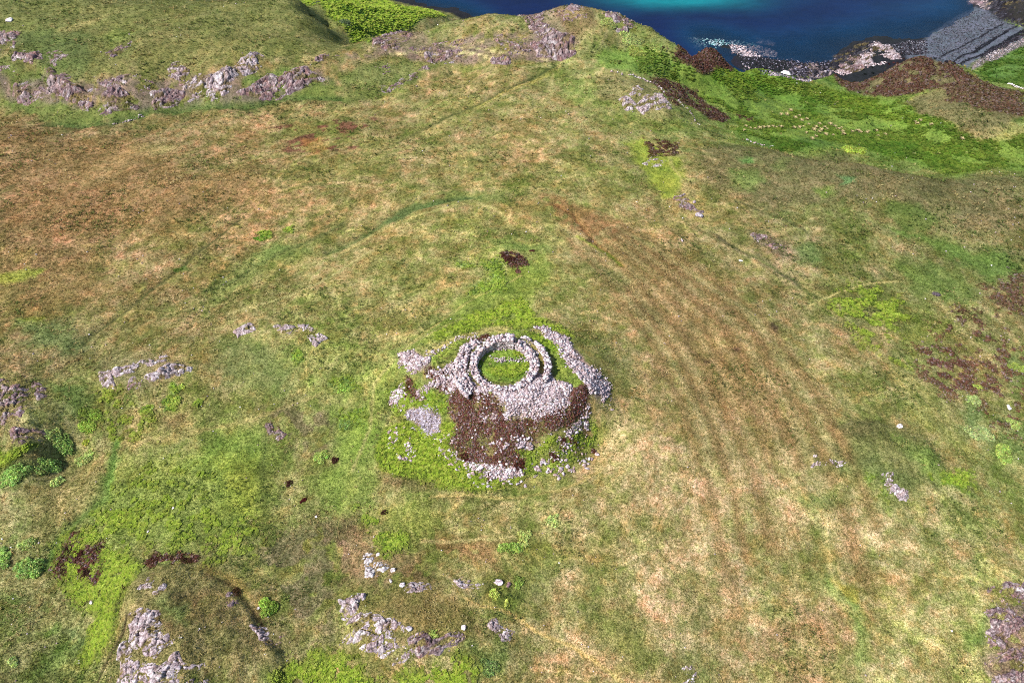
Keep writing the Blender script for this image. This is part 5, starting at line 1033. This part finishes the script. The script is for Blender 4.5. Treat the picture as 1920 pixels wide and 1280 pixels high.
def hb(label, o, x, y, rx, ry, h=.6, col=HB, ang=0): shrub(label, o, x, y, rx, ry, h, col, ang, 'heather_bush', 'heather bush', .15, 4)
hb("large dark heather bush on the green rise behind the ruin", 'E', 930, 170, 1.7, 1.8, .9, (84, 54, 46))
hb("smaller heather bush just below the large one behind the ruin", 'E', 985, 232, 1.1, .8, .5, (112, 84, 80))
hb("small heather tuft upper right of the large bush behind the ruin", 'E', 1068, 118, .9, .5, .4)
hb("dark red heather tuft lying in green grass left of the lower path", 'G', 1695, 268, .5, 1.0, .5, (86, 36, 38), -.5)
hb("ragged dark heather tuft above the dark red one", 'G', 1620, 170, 1.0, .8, .5, (74, 50, 44))
hb("brown heather beside the green bush, right of the green hollow", 'G', 1868, 40, .9, 1.1, .6, HD)
hb("round black-brown heather tuft alone in short grass below the ruin", 'H', 244, 320, .65, .6, .5, (58, 36, 32))
hb("dark heather bush, topmost of the cluster in the lower left bracken", 'G', 372, 540, .7, 1.5, .6, HD)
hb("widest heather bush of the lower left bracken cluster", 'G', 450, 560, 1.4, 1.3, .8, (80, 50, 46))
hb("round heather bush at the right of the lower left bracken cluster", 'G', 548, 535, .9, .8, .7, (78, 60, 48))
hb("dark heather bush low in the lower left bracken cluster", 'G', 480, 665, 1.1, 1.1, .7, HD)
hb("heather bush at the lower left corner of the bracken cluster", 'G', 358, 660, .8, 1.2, .6, HD)
hb("dark heather on the left brow of the bottom left knoll", 'G', 850, 600, 1.8, .9, .5, (76, 52, 42), .4)
hb("dark heather on the crest of the bottom left knoll", 'G', 1040, 590, 1.9, .8, .5, (70, 50, 38))
hb("dark brown scrub on the right rim of the bottom left knoll", 'G', 1325, 775, .9, 1.1, .6, (84, 66, 44))
hb("dark hollow heather on the left rim of the bottom left knoll", 'G', 685, 745, .8, 1.0, .5, (60, 48, 34))
hb("round dark heather bush in the stones at the right foot of the mound", 'K', 1205, 985, 1.0, .8, .7, (92, 54, 46))
hb("small heather bush right of the stones at the mound foot", 'K', 1325, 880, .8, .8, .6)
hb("single heather tuft in turf at the far right foot of the mound", 'K', 1468, 945, .7, .7, .5, (98, 66, 48))
hb("heather bush between stones, above the round dark one on the mound foot", 'K', 1262, 892, .9, .8, .6)
hb("heather bush on the white stones at the bottom of the mound", 'K', 772, 1105, .6, 1.0, .6, (88, 60, 46))
hb("dark red heather bush at the left foot of the heather slope", 'K', 605, 985, 1.4, .9, .7, (84, 44, 44))
hb("heather bush at the lowest tip of the heather slope", 'K', 985, 1040, 1.2, 1.4, .8, (88, 52, 46))
hb("heather on the broken wall head at the upper left of the ruin", 'R', 520, 360, 1.7, .7, .5, (96, 54, 50), .6)
hb("heather on the rubble left of the ring wall", 'R', 240, 660, 1.5, .8, .5, (98, 52, 50), .5)
hb("heather tuft on top of the left outer wall stump", 'R', 720, 245, 1.3, .5, .5, (92, 56, 48), .5)
hb("heather on the front wall head, right of the middle", 'R', 1175, 990, .8, .6, .35, (128, 74, 66))
hb("heather on the front wall head, left of the middle", 'R', 730, 1000, .9, .5, .35, (116, 72, 66), -.4)
hb("tall dark heather at the left end of the mound", 'K', 225, 530, .9, 1.8, .8, (84, 62, 44))
hb("small dark heather tuft in the yellow green hollow, left one", 'B', 1725, 850, .9, .7, .4, HD)
hb("small dark heather tuft in the yellow green hollow, right one", 'B', 1785, 848, 1.2, .7, .4, HD)
hb("dark heather at the top of the yellow green hollow", 'B', 1830, 810, 1.8, 1.0, .5, HD)
# --- pale grass tussocks dotting the bright valley
tb_ = [clump_base('grass', 900+i) for i in range(4)]
V, F = tb_[0]; V = np.concatenate([t[0]*[1, 1, 1.3] @ np.array([[math.cos(i*1.3), math.sin(i*1.3), 0], [-math.sin(i*1.3), math.cos(i*1.3), 0], [0, 0, 1]]) for i, t in enumerate(tb_)]); F = np.concatenate([t[1]+20*i for i, t in enumerate(tb_)])
tus = mesh_obj('grass_tussock', V, F, M_leaf, np.tile(lin((214, 196, 150), .85), (len(V), 1))); first = True
TUS = [(350,712),(375,722),(340,735),(400,728),(425,722),(450,718),(475,714),(500,712),(520,716),(545,716),(600,620),(625,662),(650,650),(660,678),(690,672),(620,718),(650,716),(670,712),(700,700),(740,714),(760,700),(770,730),(790,716),(805,724),(820,696),(850,708),(885,712),(892,735),(895,755),(690,742),(720,778),(742,765),(795,755),(838,758),(870,722),(945,738),(975,734),(990,742),(1025,742),(1080,730),(1090,758),(1130,750),(1300,680),(1325,672),(1310,690),(1385,700),(1555,780),(580,640),(548,640),(730,728),(760,740),(1035,735)]
TP = unproj(PX('C', *[v for t in TUS for v in t]))
for (x, y) in TP:
    o = tus if first else tus.copy()
    if not first: COL.objects.link(o)
    first = False; s = rng.uniform(.7, 1.25); o.location = (x, y, float(hmesh(x, y))+.05); o.rotation_euler = (0, 0, rng.uniform(0, 6.28)); o.scale = (s, s, s*.8)
    tag(o, "pale straw-coloured tussock dotting the bright green valley floor", 'grass tussock', "pale tussocks in the green valley")
